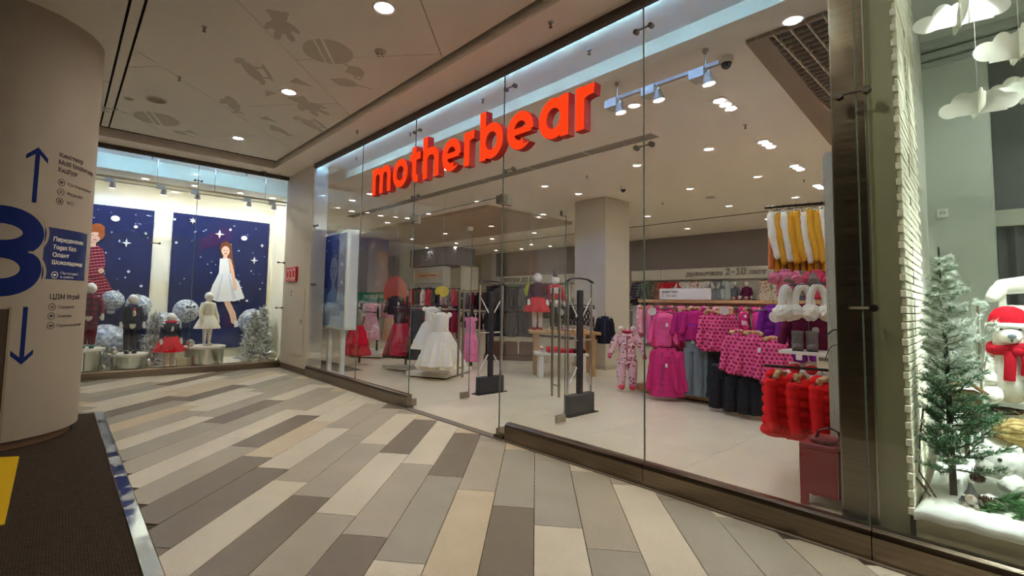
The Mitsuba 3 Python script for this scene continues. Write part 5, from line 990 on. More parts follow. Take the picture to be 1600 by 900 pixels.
# snowsuit
t = thing('snowsuit', 'pale pink printed baby snowsuit at the left end of the gondola', 'snowsuit'); lc, rz = (7.42, 4.64, 1.02), FT(7.42, 4.64)
sp = pat((230, 190, 190), 'print', (150, 62, 80), .032, 3)
put(t, 'body', body(.16, .55, .10, .05, 1, .05), sp, lc, rz)
for s in (-1, 1):
    put(t, 'sleeve', tube([(s * .13, 0, -.06), (s * .22, -.02, -.22), (s * .27, -.04, -.38)], [.06, .06, .045], 12), sp, lc, rz); put(t, 'leg', tube([(s * .08, 0, -.48), (s * .09, 0, -.70), (s * .09, 0, -.92)], [.085, .08, .062], 12), sp, lc, rz)
    put(t, 'bootie', ball((s * .09, -.03, -.94), (.055, .085, .045), 2), (206, 70, 100), lc, rz); put(t, 'mitten', ball((s * .285, -.05, -.42), (.035, .03, .05), 2), (206, 90, 110), lc, rz); put(t, 'pompom', fur((s * .10, -.03, .05), .045, s, 2), (236, 222, 214), lc, rz)
put(t, 'hood', hood(.18, 1), sp, lc, rz); put(t, 'scarf', tube([(.07 * math.cos(q), -.02 + .05 * math.sin(q), .0) for q in np.linspace(0, 2 * PI, 14)], .022, 6), (180, 40, 60), lc, rz); put(t, 'zip', box(-.006, .006, -.115, -.10, -.5, -.05), (150, 60, 80), lc, rz, 1.0, 'satin', None, False)
# face-out pieces
for k in range(4): jacket(['shiny pink jacket with price tag, front of the upper stack', 'second shiny pink jacket of the upper stack', 'third shiny pink jacket of the upper stack', 'last shiny pink jacket of the upper stack'][k], (7.30 + .07 * k, 3.92, 1.37 - .004 * k), FT(7.3, 3.92), PINK, .165, .55 + .035 * k, .075, 330 + k, None, .03, tag=k == 0, slen=.86, mat='satin', band=None, flare=.2)
for k in range(2): jacket(['long hot pink parka, lower front one on the gondola', 'long hot pink parka right behind the lower front one'][k], (7.20 + .10 * k, 3.88 - .1 * k, .80), FT(7.2, 3.88), (208, 52, 114), .17, .72, .085, 340 + k, None, .0, tag=k == 0, slen=.85, flare=.40)
for k, (yy, zz) in enumerate([(3.62, 1.40), (3.46, 1.42)]): jacket(['magenta jacket with violet band and furry hood', 'second magenta jacket with violet band, right one'][k], (7.42, yy, zz), FT(7.42, yy), (178, 36, 108), .15, .46, .08, 350 + k, FURC, .03, tag=False, band=(84, 40, 158), slen=.75)
for k, yy in enumerate((3.50, 3.34)): trousers(['grey padded trousers with tag, left pair on the gondola', 'grey padded trousers, right pair on the gondola'][k], (7.43, yy, .97), FT(7.43, yy), (118, 126, 124), .12, .86, 360 + k, tag=True, leg=.075)
trousers('dark grey padded trousers right of the grey pairs', (7.46, 3.16, .97), FT(7.46, 3.16), (44, 46, 50), .12, .84, 363, tag=True, leg=.07)
DOT = pat((224, 92, 138), 'dots', (132, 22, 62), .052)
for k, (x, y, z, lb) in enumerate([(7.38, 3.20, 1.38, 'pink jacket with dark dots, left one of the upper pair'), (7.30, 2.98, 1.38, 'pink jacket with dark dots, right one of the upper pair'), (7.02, 2.68, 1.12, 'pink dotted jacket, left one of the low front row'), (6.95, 2.46, 1.12, 'pink dotted jacket, middle one of the low front row with tag'), (6.98, 2.24, 1.06, 'pink dotted jacket, right one of the low front row')]):
    jacket(lb, (x, y, z), FT(x, y) + (.35 if k < 2 else .1 * (k - 3)), DOT, .165, .56, .08, 370 + k, FURC, .03, tag=k in (3,), slen=.85, flare=.22)
for k, (x, y) in enumerate([(7.02, 2.72), (6.96, 2.52), (7.02, 2.32), (7.1, 2.95)]): trousers(f'black padded trousers under the dotted jackets, {["left", "middle", "right", "far left"][k]} pair', (x, y, .66), FT(x, y), (30, 30, 34), .12, .60, 380 + k, leg=.075)
for k, (x, y) in enumerate([(7.55, 2.42), (7.62, 2.2), (7.3, 2.12)]): jacket(f'violet padded jacket, {["left", "middle", "right"][k]} one at the right end of the gondola', (x, y, 1.50 - .04 * k), FT(x, y) + .3, PURPLE, .17, .66, .09, 390 + k, None, .05, tag=False, slen=.9)
toppers('pinkish round price disc over the dotted jackets', 7.12, 2.90, 1.42); toppers('pinkish round price disc beside the violet jackets', 6.95, 2.20, 1.36, .075); toppers('pinkish round price disc over the hot pink jackets', 7.15, 4.02, 1.38)
# yellow and cream sweaters on a high rail
t = thing('clothes_rail', 'dark high rail with the mustard sweaters at the end panel', 'rail'); part(t, 'bar', tube([(6.16, 2.04, 2.63), (6.39, 1.11, 2.63)], .014, 8), (40, 36, 34), 'steel'); part(t, 'bracket', box(6.33, 6.45, 1.105, 1.125, 2.58, 2.68), (40, 36, 34), 'satin', False)
for k in range(9):
    x, y = 6.175 + .0145 * k, 1.98 - .058 * k; mu = (206, 144, 38); cr = (226, 216, 194)
    jacket(['cream sleeved sweater with rust hem, first on the high rail', f'mustard sweater with cream sleeves, {ORD[k]} from the left on the high rail'][min(k, 1)], (x, y, 2.57 - .02 * (k % 2)), .26, pat((196, 112, 60) if k == 0 else mu, 'band', cr, -.22 if k in (0, 2) else -.12), .15, .70 - .04 * (k == 0), .03, 400 + k, None, 0, tag=False, sleevecol=cr if k in (0, 2, 5, 8) else mu, group='mustard and cream sweaters on the high rail' if k else None, catg='sweater', name='sweater', slen=.8)
# earmuffs
for k, (x, y, z) in enumerate([(5.42, 1.62, 1.45), (5.47, 1.49, 1.46), (5.50, 1.375, 1.46)]):
    t = thing('earmuffs', ['white fluffy earmuffs on a hook, left one turned sideways', 'white fluffy earmuffs on a hook, middle ones', 'white fluffy earmuffs on a hook next to the end panel'][k], 'earmuffs'); rz = FT(x, y) + (1.0 if k == 0 else .2)
    part(t, 'headband', place(tube([(.068 * math.cos(q), 0, .03 + .19 * math.sin(q)) for q in np.linspace(0, PI, 16)], .033, 8), (x, y, z), rz), (226, 220, 206), 'matte')
    for s in (-1, 1): part(t, 'puff', place(fur((s * .068, 0, -.03), .082, k + s, 3, (.85, 1, 1)), (x, y, z), rz), (234, 228, 214), 'matte', True)
    part(t, 'hook', tube([(x, y, z + .235), (x + .02, y - .1, z + .25), (x + .05, 1.11, z + .26)], .005, 6), (60, 56, 54), 'steel')
t = thing('wall_shelf', 'white shelf with grey boots beside the end panel', 'shelf'); part(t, 'board', box(5.30, 5.75, 1.106, 1.66, 1.03, 1.06, .003), (230, 226, 216), 'satin', False); part(t, 'price_tag', box(5.295, 5.299, 1.46, 1.51, .98, 1.03), (240, 240, 236), 'satin', False)
t = thing('wall_shelf', 'lower glass shelf with red slippers beside the end panel', 'shelf'); part(t, 'board', box(5.30, 5.75, 1.106, 1.68, .82, .845, .003), (206, 200, 196), 'satin', False)
for k, (x, y) in enumerate([(5.42, 1.53), (5.46, 1.42)]):
    t = thing('boot', ['grey felt boot on the white shelf, left one', 'grey felt boot with pompom on the white shelf, right one'][k], 'boot'); part(t, 'shaft', lathe([(.045, .03), (.05, .06), (.046, .12), (.052, .17), (.05, .19)], 14, (x, y, 1.06)), (104, 94, 84), 'matte', True); part(t, 'foot', place(ball((0, -.04, .035), (.048, .085, .038), 2), (x, y, 1.06), FT(x, y)), (98, 88, 78), 'matte', True); part(t, 'sole', place(box(-.045, .045, -.11, .05, 0, .012, .003), (x, y, 1.06), FT(x, y)), (50, 46, 44), 'matte', False)
    if k: part(t, 'pompom', fur((x, y - .03, 1.26), .03, 3, 2), (150, 140, 128), 'matte', True)
for k, y in enumerate((1.56, 1.42)):
    t = thing('slipper', f'red slipper with white trim on the lower shelf, {["left", "right"][k]} one', 'slipper'); part(t, 'upper', place(ball((0, -.02, .045), (.05, .09, .045), 2), (5.42, y, .845), FT(5.4, y)), (186, 30, 40), 'matte', True); part(t, 'trim', place(tube([(.035 * math.cos(q), .02 + .045 * math.sin(q), .085) for q in np.linspace(0, 2 * PI, 12)], .014, 6), (5.42, y, .845), FT(5.4, y)), (232, 226, 220), 'matte')
jacket('maroon coat hanging behind the earmuffs', (5.75, 1.52, 1.50), FT(5.7, 1.5), (88, 14, 44), .19, .46, .10, 420, None, 0, tag=False)
jacket('dark maroon dress coat under the shelves', (5.85, 1.56, .80), FT(5.8, 1.5), (70, 14, 30), .17, .5, .10, 421, None, 0, tag=False)
for k, (c, z) in enumerate([((206, 110, 130), 1.86), ((120, 100, 90), 1.84), ((190, 60, 80), 1.85)]): jacket(f'small folded {["pink", "brown", "red"][k]} scarf hanging under the sweaters', (5.75 + .05 * k, 1.72 - .13 * k, z), FT(5.7, 1.6), c, .09, .26, .05, 425 + k, None, 0, tag=False, slen=.3, catg='scarf', name='scarf')
# red puffer jackets, stool
t = thing('clothes_rail', 'low dark rail with the three red puffer jackets', 'rail'); part(t, 'bar', tube([(4.80, 1.62, .95), (4.92, 1.105, .95)], .012, 8), (40, 36, 34), 'steel'); part(t, 'bracket', box(4.88, 4.97, 1.104, 1.12, .88, .98), (46, 42, 40), 'satin', False)
for k, (x, y) in enumerate([(4.83, 1.53), (4.86, 1.37), (4.90, 1.21)]):
    jacket(f'red puffer jacket with fur collar on the low rail, {["leftmost", "middle", "rightmost"][k]} one', (x, y, .87 - .012 * k), FT(x, y) + 1.12, (214, 26, 28), .155, .50, .095, 430 + k, FURC, .07, tag=k == 0, slen=.84, flare=.1, furc=None) if False else jacket(f'red puffer jacket with fur collar on the low rail, {["leftmost", "middle", "rightmost"][k]} one', (x, y, .87 - .012 * k), FT(x, y) + 1.12, (214, 26, 28), .155, .50, .095, 430 + k, FURC, .07, tag=k == 0, slen=.84, flare=.1)
t = thing('stool', 'dark red wooden box stool below the red puffer jackets', 'stool')
part(t, 'seat', box(4.30, 4.64, .985, 1.22, .42, .455, .004), (128, 16, 28), 'satin', False)
part(t, 'front_panel', on_x(prism(Polygon([(0, 0), (0, .42), (.235, .42), (.235, .09), (.205, .09), (.05, .09), (.05, 0)]), 0, .025), 4.33, 1.22, 0), (140, 18, 30), 'satin', False)
part(t, 'side_panel', on_y(prism(Polygon([(0, 0), (0, .42), (.29, .42), (.29, 0), (.24, 0), (.24, .09), (.05, .09), (.05, 0)]), 0, .025), 4.335, 1.22, 0), (132, 16, 28), 'satin', False); part(t, 'back_panel', box(4.61, 4.635, .99, 1.22, 0, .42), (120, 14, 26), 'satin', False)
t = thing('pouch', 'shiny dark red pouch with black strap lying on the red stool', 'bag'); m = ball((4.42, 1.09, .485), (.09, .10, .032), 3); m.vertices += (.012 * (meshkit.noise(m.vertices * 30) - .5))[:, None]; part(t, 'body', m, (120, 14, 26), 'gloss', True); part(t, 'strap', tube([(4.36, 1.12, .50), (4.33, 1.10, .56), (4.36, 1.04, .585), (4.42, .995, .55), (4.46, .99, .48)], .013, 8, ry=.005), (24, 22, 22), 'satin')
# wire hook by the end panel
for z, lb in [(1.30, 'short black hook on the grey end panel, upper one'), (1.18, 'thin wire hook on the grey end panel, lower one')]:
    solo('wall_hook', lb, 'hook', tube([(4.66, 1.02, z), (4.635, 1.06, z), (4.635, 1.09, z - .03), (4.635, 1.115, z - .055 - (.05 if z < 1.2 else 0))], .006 if z > 1.2 else .003, 6), (34, 32, 30), 'satin')

# ------------------------------------------------------------------ snow window at the right
w3 = thing('window_3', 'glass front of the snowy display at the right', 'window', kind='structure')
part(w3, 'pane', pane_x(-1.95, .69, .18, ZH), None, 'glass', False)
pl = struct('wall_pillar', 'brushed brown steel clad pillar with olive side panel behind the glass joint', 'pillar', box(3.82, 4.3, .53, .845, 0, ZS), (92, 88, 74), 'satin', False)
part(pl, 'steel_panel', box(3.80, 3.82, .672, .842, .02, ZH), None, 'brushed_steel', False); part(pl, 'steel_edge', box(3.795, 3.822, .664, .672, .02, ZH), (190, 190, 180), 'steel', False); part(pl, 'olive_panel', box(3.805, 3.82, .528, .664, .02, ZH), (126, 124, 98), 'satin', False)
part(pl, 'steel_edge', box(3.80, 3.96, .842, .85, .02, ZH), (150, 148, 136), 'steel', False)
wb = struct('wall_brick_return', 'white foam brick side wall of the snowy display', 'wall', place(box(0, 2.4, .012, .05, 0, ZS), (3.82, .52, 0), .049), (206, 206, 196), 'matte', False)
bh = .0485; pick = random.Random(4)
for r in range(77):
    x, n = (.0 if r % 2 else -.018), 0
    while x < .95:
        ln = .26 if (r % 2 or n) else .15
        part(wb, 'brick', place(box(x, x + ln - .006, -.012 - pick.uniform(0, .004), .014, .28 + r * bh, .28 + (r + 1) * bh - .007, .003), (3.815, .52, 0), .049), (232, 230, 212), 'matte', False)
        x += ln; n += 1
bw = struct('wall_display_back', 'pale grey column face at the back of the snowy display', 'wall', box(6.2, 6.5, .22, 1.0, 0, ZS), (196, 202, 192), 'matte', False)
struct('wall_display_recess', 'grey wall in the recess right of the display column', 'wall', box(7.0, 7.1, -2.0, .5, 0, ZS), (150, 154, 152), 'matte', False)
struct('wall_display_beam', 'pale beam above the grey curtain at the back of the snowy display', 'wall', box(6.6, 6.8, -2.0, .24, 2.27, 2.42), (206, 208, 192), 'matte', False)
cu = thing('curtain', 'dark grey curtain under the beam at the back of the snowy display', 'curtain')
ys = np.linspace(-2.0, .22, 120); prof = [(6.68 + .02 * math.sin(q * 48), q) for q in ys]
part(cu, 'cloth', prism(LineString(prof).buffer(.004), .2, 2.27), (112, 114, 112), 'matte', 40); part(cu, 'rail', tube([(6.68, -2.0, 2.262), (6.68, .22, 2.262)], .008, 6), (90, 90, 88), 'steel')
struct('wall_display_end', 'pale end wall of the snowy display outside the frame', 'wall', box(3.74, 7.0, -2.1, -1.98, 0, ZS), (206, 206, 198), 'matte', False)
struct('ceiling_display', 'ceiling of the snowy display', 'ceiling', box(4.39, 7.1, -2.0, .97, 4.02, ZS + .1), (200, 204, 196), 'matte', False)
struct('trim_6', 'stepped cornice along the back of the snowy display', 'trim', cat(box(6.08, 6.2, -.3, .97, 3.94, 4.02), box(6.13, 6.2, -.3, .97, 3.86, 3.92), box(6.16, 6.2, -.3, .97, 3.80, 3.84)), (178, 184, 176), 'matte', False)
t = thing('wall_socket', 'white electric socket on the pale display column', 'socket'); part(t, 'plate', box(6.188, 6.2, .505, .585, 2.34, 2.42, .004), (236, 238, 230), 'satin', False); part(t, 'insert', on_x(lathe([(.026, 0), (.026, .004), (.02, .004), (.02, -.001)], 18), 6.188, .545, 2.38), (224, 226, 218), 'satin')
for s in (-1, 1): part(t, 'hole', on_x(trimesh.creation.cylinder(radius=.004, height=.004, sections=8), 6.186, .545 + s * .01, 2.38), (30, 30, 30), 'matte', False)
# snow landscape
pf = struct('floor_display', 'beige platform box of the snowy display', 'floor', box(3.79, 6.2, -1.97, .50, 0, .30), (190, 182, 150), 'satin', False)
gx, gy = np.meshgrid(np.linspace(3.755, 6.2, 90), np.linspace(-1.97, .505, 90), indexing='ij')
hz = .365 + .17 * np.clip((gx - 4.15) / .4, 0, 1) ** 1.3 + .32 * np.clip((gx - 4.45) / .5, 0, 1) ** 1.2
P3 = np.stack([gx, gy, gx * 0], -1)
hz = hz + .07 * (meshkit.fbm(P3 * 5, 4) - .5) + .03 * (meshkit.fbm(P3 * 22, 3) - .5)
edge = np.clip((gx - 3.755) / .10, 0, 1); hz = .325 + (hz - .325) * np.sqrt(edge) + .02 * (meshkit.noise(P3 * 14) - .5) * (1 - edge)
sidee = np.clip((.505 - gy) / .05, 0, 1); hz = .31 + (hz - .31) * np.sqrt(sidee)
def snow_h(x, y): i = int(np.clip((x - 3.755) / (6.2 - 3.755) * 89, 0, 89)); j = int(np.clip((y + 1.97) / 2.475 * 89, 0, 89)); return float(hz[i, j])
def grid(gx, gy, z0, z1):
    n, m = gx.shape; v = np.vstack([np.stack([gx, gy, z1], -1).reshape(-1, 3), np.stack([gx, gy, z0], -1).reshape(-1, 3)])
    i, j = np.meshgrid(np.arange(n - 1), np.arange(m - 1), indexing='ij'); a = (i * m + j).ravel(); q = np.stack([a, a + m, a + m + 1, a + 1], 1); o = n * m
    f = [q, (q + o)[:, ::-1]]
    for line in (np.arange(m), (n - 1) * m + np.arange(m)[::-1], np.arange(n)[::-1] * m, np.arange(n) * m + m - 1): f.append(np.stack([line[:-1], line[1:], line[1:] + o, line[:-1] + o], 1))
    f = np.vstack(f); return trimesh.Trimesh(v, np.vstack([f[:, [0, 1, 2]], f[:, [0, 2, 3]]]), process=False)
sn = thing('artificial_snow', 'fluffy white artificial snow covering the platform of the right window', 'snow', kind='stuff')
entry(sn, grid(gx, gy, np.maximum(hz - .5, np.where(gx < 3.79, hz - .06, .2355)) * 0 + np.where(gx < 3.80, hz - .04, .3005), hz), None, 'snow', True)
# snowy fir
t = thing('fir_tree', 'tall slim artificial fir tree with snow on its upper branches', 'christmas tree'); TX, TY, TZ, TH = 4.08, .365, snow_h(4.08, .365) - .02, 1.50
part(t, 'trunk', tube([(TX, TY, TZ), (TX + .01, TY + .005, TZ + TH * .5), (TX, TY + .02, TZ + TH)], [.017, .012, .004], 8), (46, 52, 40), 'matte')
r = np.random.default_rng(17); nbr = 0
def needles(p0, p1, n, ln, r, cfun, wd=.0022):
    p0, p1 = A(p0), A(p1); d = (p1 - p0); L_ = np.linalg.norm(d); d = d / L_; vs, fs, cs = [], [], []
    for k in range(n):
        u = r.uniform(.06, 1); p = p0 + d * L_ * u; q = r.normal(size=3); q -= d * (q @ d); q /= np.linalg.norm(q) + 1e-9
        tip = p + (q * .8 + d * .75) * ln * r.uniform(.7, 1.1); w = np.cross(d, q) * wd; b = len(vs); h2 = np.cross(tip - p, w); h2 *= wd / (np.linalg.norm(h2) + 1e-9)
        vs += [p - w, p + w, p + h2, tip]; fs += [(b, b + 1, b + 3), (b + 1, b + 2, b + 3), (b + 2, b, b + 3)]; c = cfun(p, q); cs += [c] * 4
    return trimesh.Trimesh(A(vs), A(fs), process=False), A(cs, float)
G1, G2, SNW = A([58., 98, 68]), A([88., 134, 94]), A([238., 244, 238])
for b in range(92):
    u = (b + .5) / 92; a = b * 2.4 + r.uniform(-.3, .3); z = TZ + TH * (.09 + .86 * u)
    rr_ = (.235 * (1 - u) ** .75 + .025) * r.uniform(.7, 1.15); base = A([TX, TY + .015 * u, z]); lift = rr_ * r.uniform(.25, .75)
    tip = A([TX + rr_ * math.cos(a) * .9, min(TY + rr_ * math.sin(a), .45 + .05 * (TX + rr_ * math.cos(a) - 3.82)), z + lift]); mid = (base + tip) / 2 - A([0, 0, .12 * rr_])
    frost = .14 + .86 * min(1, max(0, (u - .32) / .22))
    cf = lambda p, q: (SNW if (q[2] > .0 and r.uniform() < frost) or r.uniform() < .66 * frost else (G1 if r.uniform() < .5 else G2))
    allm, allc = [], []
    for p0, p1, n in ((base, mid, 34), (mid, tip, 46)):
        m2, c2 = needles(p0, p1, n, .036, r, cf, .0023); allm.append(m2); allc.append(c2)
    for sgn in (-1, 1):
        for w_ in (.35, .6, .8):
            p0 = base + (tip - base) * w_ - A([0, 0, .04 * rr_]); sd = A([-math.sin(a), math.cos(a), .1]) * sgn; m2, c2 = needles(p0, p0 + (sd * .7 + (tip - base) / (rr_ + .05) * .9) * rr_ * .34, 26, .030, r, cf, .0023); allm.append(m2); allc.append(c2)
    bk = part(t, 'branch', tube([base, mid, tip], [.005, .004, .002], 5), (62, 70, 52) if u < .5 else (150, 158, 146), 'matte')
    entry(bk + '__needles', cat(allm), np.vstack(allc), 'matte', False); labels[bk + '__needles'] = {'kind': 'stuff'}
# frosted white twigs behind the fir
t = thing('frosted_twigs', 'spray of white frosted twigs between the fir tree and the seated bear', 'twigs')
for k in range(9):
    p0 = A([4.46, .25 + r.uniform(-.04, .03), 1.15 + .045 * k]); d = A([r.uniform(-.05, .05), r.uniform(-.07, .03), r.uniform(.0, .12)])
    m_, c_ = needles(p0, p0 + d, 80, .035, r, lambda p, q: A([240., 245, 240]) if r.uniform() > .15 else A([186., 204, 188]), .003); bk = part(t, 'twig', tube([(4.47, .25, 1.0), p0, p0 + d], .004, 5), (206, 210, 200), 'matte'); entry(bk + '__needles', m_, c_, 'matte', False); labels[bk + '__needles'] = {'kind': 'stuff'}
part(t, 'stem', tube([(4.48, .26, .5), (4.47, .25, 1.0), (4.46, .25, 1.5)], .007, 6), (150, 140, 124), 'matte')
# green pine sprays at the foot
t = thing('pine_garland', 'heap of green pine sprays in front of the lying polar bear', 'pine branches')
for k in range(22):
    a = r.uniform(-.7, .9) + (PI if k % 3 == 0 else 0); p0 = A([3.98 + r.uniform(-.05, .12), .10 + r.uniform(-.18, .10), snow_h(3.98, .1) + .01 + r.uniform(0, .085)]); d = A([math.cos(a) * .3, math.sin(a), r.uniform(-.3, .2)]) * r.uniform(.12, .2)
    m_, c_ = needles(p0, p0 + d, 130, .04, r, lambda p, q: (A([40., 92, 50]) if r.uniform() < .5 else A([84., 146, 78])) if r.uniform() > .12 else A([170., 200, 170]), .0026)
    bk = part(t, 'spray', tube([p0, p0 + d], [.005, .002], 5), (54, 70, 46), 'matte'); entry(bk + '__needles', m_, c_, 'matte', False); labels[bk + '__needles'] = {'kind': 'stuff'}
# seated polar bear
bx, by, bz = 4.85, .13, .855
t = thing('polar_bear', 'white seated polar bear figure in a red hat and red scarf', 'bear figure'); M = None
def H2(a, ra, b, rb): return manifold3d.Manifold.hull_points(np.vstack([ball(a, ra, 2).vertices, ball(b, rb, 2).vertices]))
for q in [((0, 0, .17), .165, (0, 0, .40), .125), ((0, 0, .42), .10, (-.01, 0, .62), .105), ((-.06, 0, .60), .085, (-.15, 0, .575), .05), ((-.15, 0, .57), .045, (-.165, 0, .565), .035), ((-.02, .11, .42), .05, (-.12, .13, .20), .045), ((-.02, -.11, .42), .05, (-.12, -.13, .20), .045), ((-.05, .12, .10), .085, (-.20, .13, .07), .055), ((-.05, -.12, .10), .085, (-.20, -.13, .07), .055),
          ((0, .085, .70), .03, (.0, .09, .71), .028), ((0, -.085, .70), .03, (.0, -.09, .71), .028)]: M = H2(*q) if M is None else M + H2(*q)
mm = M.refine_to_length(.02).to_mesh(); m = trimesh.Trimesh(mm.vert_properties[:, :3], mm.tri_verts, process=True); trimesh.smoothing.filter_taubin(m, iterations=10); m.vertices = m.vertices + (.008 * (meshkit.noise(m.vertices * 40) - .5))[:, None]
BRZ, BS = math.atan2(by, bx) + .08, .77
part(t, 'body', place(m, (bx, by, bz), BRZ, BS), (236, 238, 232), 'matte', True)
pb = lambda n, m, c, mt='matte', sm=True: part(t, n, place(m, (bx, by, bz), BRZ, BS), c, mt, sm)
pb('nose', ball((-.205, 0, .585), (.022, .028, .02), 2), (120, 132, 140), 'gloss'); pb('mouth', ball((-.195, 0, .55), (.01, .008, .016), 1), (110, 116, 120))
for s in (-1, 1): pb('eye', ball((-.112, s * .055, .645), .012, 2), (70, 66, 62), 'gloss')
for s in (-1, 1): pb('claw_patch', ball((-.245, s * .13, .06), (.02, .035, .03), 2), (214, 214, 206))
hatk = pb('hat', lathe([(.125, .66), (.128, .70), (.118, .76), (.085, .815), (.04, .84), (.0, .845)], 24), (206, 30, 48)); pb('hat_brim', lathe([(.125, .645), (.146, .655), (.146, .69), (.125, .70)], 24), (244, 244, 240))
pb('scarf', tube([(.0 + .125 * math.cos(q) - .01, .125 * math.sin(q), .475 + .015 * math.sin(2 * q)) for q in np.linspace(0, 2 * PI, 26)], .034, 8, ry=.042), (176, 26, 44))
pb('scarf_knot', ball((-.155, -.035, .455), (.03, .04, .035), 2), (186, 28, 46))
for yy, z1 in ((.015, .21), (-.085, .26)): pb('scarf_end', tube([(-.150, yy - .0, .455), (-.175, yy, .36), (-.17, yy + .01, z1)], [.016, .018, .018], 8, ry=.036), (180, 26, 44)); pb('scarf_fringe', tube([(-.17, yy + .01, z1 + .005), (-.17, yy + .01, z1 - .022)], [.014, .012], 8, ry=.034), (222, 210, 204))
# lying polar bear plush
t = thing('polar_bear', 'white polar bear plush lying on the snow with dark eyes and nose', 'bear figure'); lx, ly = 4.32, .095; lz = snow_h(lx, ly) + .05; M = None
for q in [((0, -.05, .10), .11, (.03, -.36, .11), .12), ((-.02, .10, .12), .09, (-.01, .06, .125), .085), ((-.07, .13, .10), .055, (-.11, .15, .09), .04), ((-.08, .02, .04), .045, (-.17, .06, .03), .035), ((-.05, -.34, .05), .05, (-.14, -.34, .03), .04), ((.02, .14, .20), .022, (.02, .145, .205), .02), ((.02, .02, .21), .022, (.02, .015, .215), .02)]: M = H2(*q) if M is None else M + H2(*q)
mm = M.refine_to_length(.018).to_mesh(); m = trimesh.Trimesh(mm.vert_properties[:, :3], mm.tri_verts, process=True); trimesh.smoothing.filter_taubin(m, iterations=8); m.vertices = m.vertices + (.010 * (meshkit.noise(m.vertices * 45) - .5))[:, None]
part(t, 'body', place(m, (lx, ly, lz - .03)), (238, 240, 234), 'matte', True)
part(t, 'nose', ball((lx - .150, ly + .163, lz + .065), (.012, .016, .012), 2), (40, 38, 38), 'gloss', True)
for s in (-1, 1): part(t, 'eye', ball((lx - .098, ly + .118 + s * .038, lz + .125 - .004 * s), .010, 2), (34, 32, 32), 'gloss', True)
# straw and twig wreath
t = thing('straw_bundle', 'round bundle of yellow straw behind the lying bear', 'straw'); m = ball((4.66, .06, .70), (.12, .17, .085), 4); n_ = meshkit.fbm(m.vertices * A([60, 18, 60]), 3); m.vertices = m.vertices + (m.vertices - A([4.66, .06, .70])) * (.25 * (n_ - .5))[:, None]; part(t, 'bundle', m, np.where((n_ > .5)[:, None], A([206., 184, 128]), A([158., 134, 84])), 'matte', True)
for k in range(40): a, b = r.uniform(0, 2 * PI), r.uniform(.1, 1.4); p = A([4.66 + .12 * math.cos(a) * math.cos(b), .06 + .17 * math.sin(a) * math.cos(b), .70 + .085 * math.sin(b)]); d = r.normal(size=3) * .035; part(t, 'straw', tube([p, p + d], .0016, 4), (214, 192, 134), 'matte', False)
t = thing('twig_wreath', 'dark brown wreath of bark chips under the seated bear', 'wreath')
for k in range(70):
    a = r.uniform(-2.6, 1.2); p = A([4.78 + .10 * math.sin(a) + r.normal() * .02, .16 + .22 * math.cos(a * .5 + .8) + r.normal() * .03 - .05, .775 + r.uniform(-.035, .045)]); d = r.normal(size=3) * A([.03, .04, .012]); part(t, 'chip', tube([p - d, p + d], [.008, .006], 5), [(70, 52, 48), (96, 76, 68), (52, 40, 40)][k % 3], 'matte', False)
# birdhouse pieces in the tree
t = thing('bird_house', 'small wooden bird house with slanted roof behind the fir tree', 'bird house'); part(t, 'body', place(box(-.05, .05, -.06, .06, 0, .11, .003), (4.50, .33, .84), .3), (150, 108, 70), 'satin', False)
for s in (-1, 1): part(t, 'roof_board', place(on_x(prism(affinity.rotate(sbox(-.01, -.006, .12, .006), -38 * 1, origin=(0, 0)) if s > 0 else affinity.rotate(sbox(-.12, -.006, .01, .006), 38, origin=(0, 0)), -.07, .07), 0, 0, .175), (4.50, .33, .84), .3), (176, 132, 88), 'satin', False)
part(t, 'hole', place(on_x(trimesh.creation.cylinder(radius=.02, height=.006, sections=14), -.05, 0, .065), (4.50, .33, .84), .3), (40, 30, 26), 'matte', False); part(t, 'post', tube([(4.50, .33, .3), (4.50, .33, .845)], .012, 8), (90, 70, 50), 'matte')
# gnome and cones
gx_, gy_ = 3.99, .285; gz = snow_h(gx_, gy_) - .005
t = thing('gnome', 'tiny grey knitted gnome sitting on the edge of the snow', 'gnome'); part(t, 'body', ball((gx_, gy_, gz + .034), (.030, .034, .038), 2), (132, 128, 124), 'matte', True)
for s in (-1, 1): part(t, 'leg', tube([(gx_ - .015, gy_ + s * .018, gz + .02), (gx_ - .05, gy_ + s * .026, gz + .008)], [.013, .011], 8), (190, 184, 178), 'matte'); part(t, 'arm', tube([(gx_, gy_ + s * .03, gz + .05), (gx_ - .02, gy_ + s * .045, gz + .025)], [.010, .008], 8), (110, 108, 106), 'matte')
part(t, 'beard', ball((gx_ - .022, gy_, gz + .05), (.016, .026, .03), 2), (226, 222, 214), 'matte', True); part(t, 'nose', ball((gx_ - .036, gy_, gz + .068), .008, 2), (214, 170, 146), 'matte', True); part(t, 'hat', tube([(gx_, gy_, gz + .068), (gx_ + .004, gy_ - .002, gz + .10), (gx_ + .006, gy_ + .004, gz + .14)], [.032, .018, .004], 12), (104, 108, 110), 'matte'); part(t, 'pompom', ball((gx_ + .006, gy_ + .004, gz + .143), .009, 2), (228, 226, 220), 'matte', True)
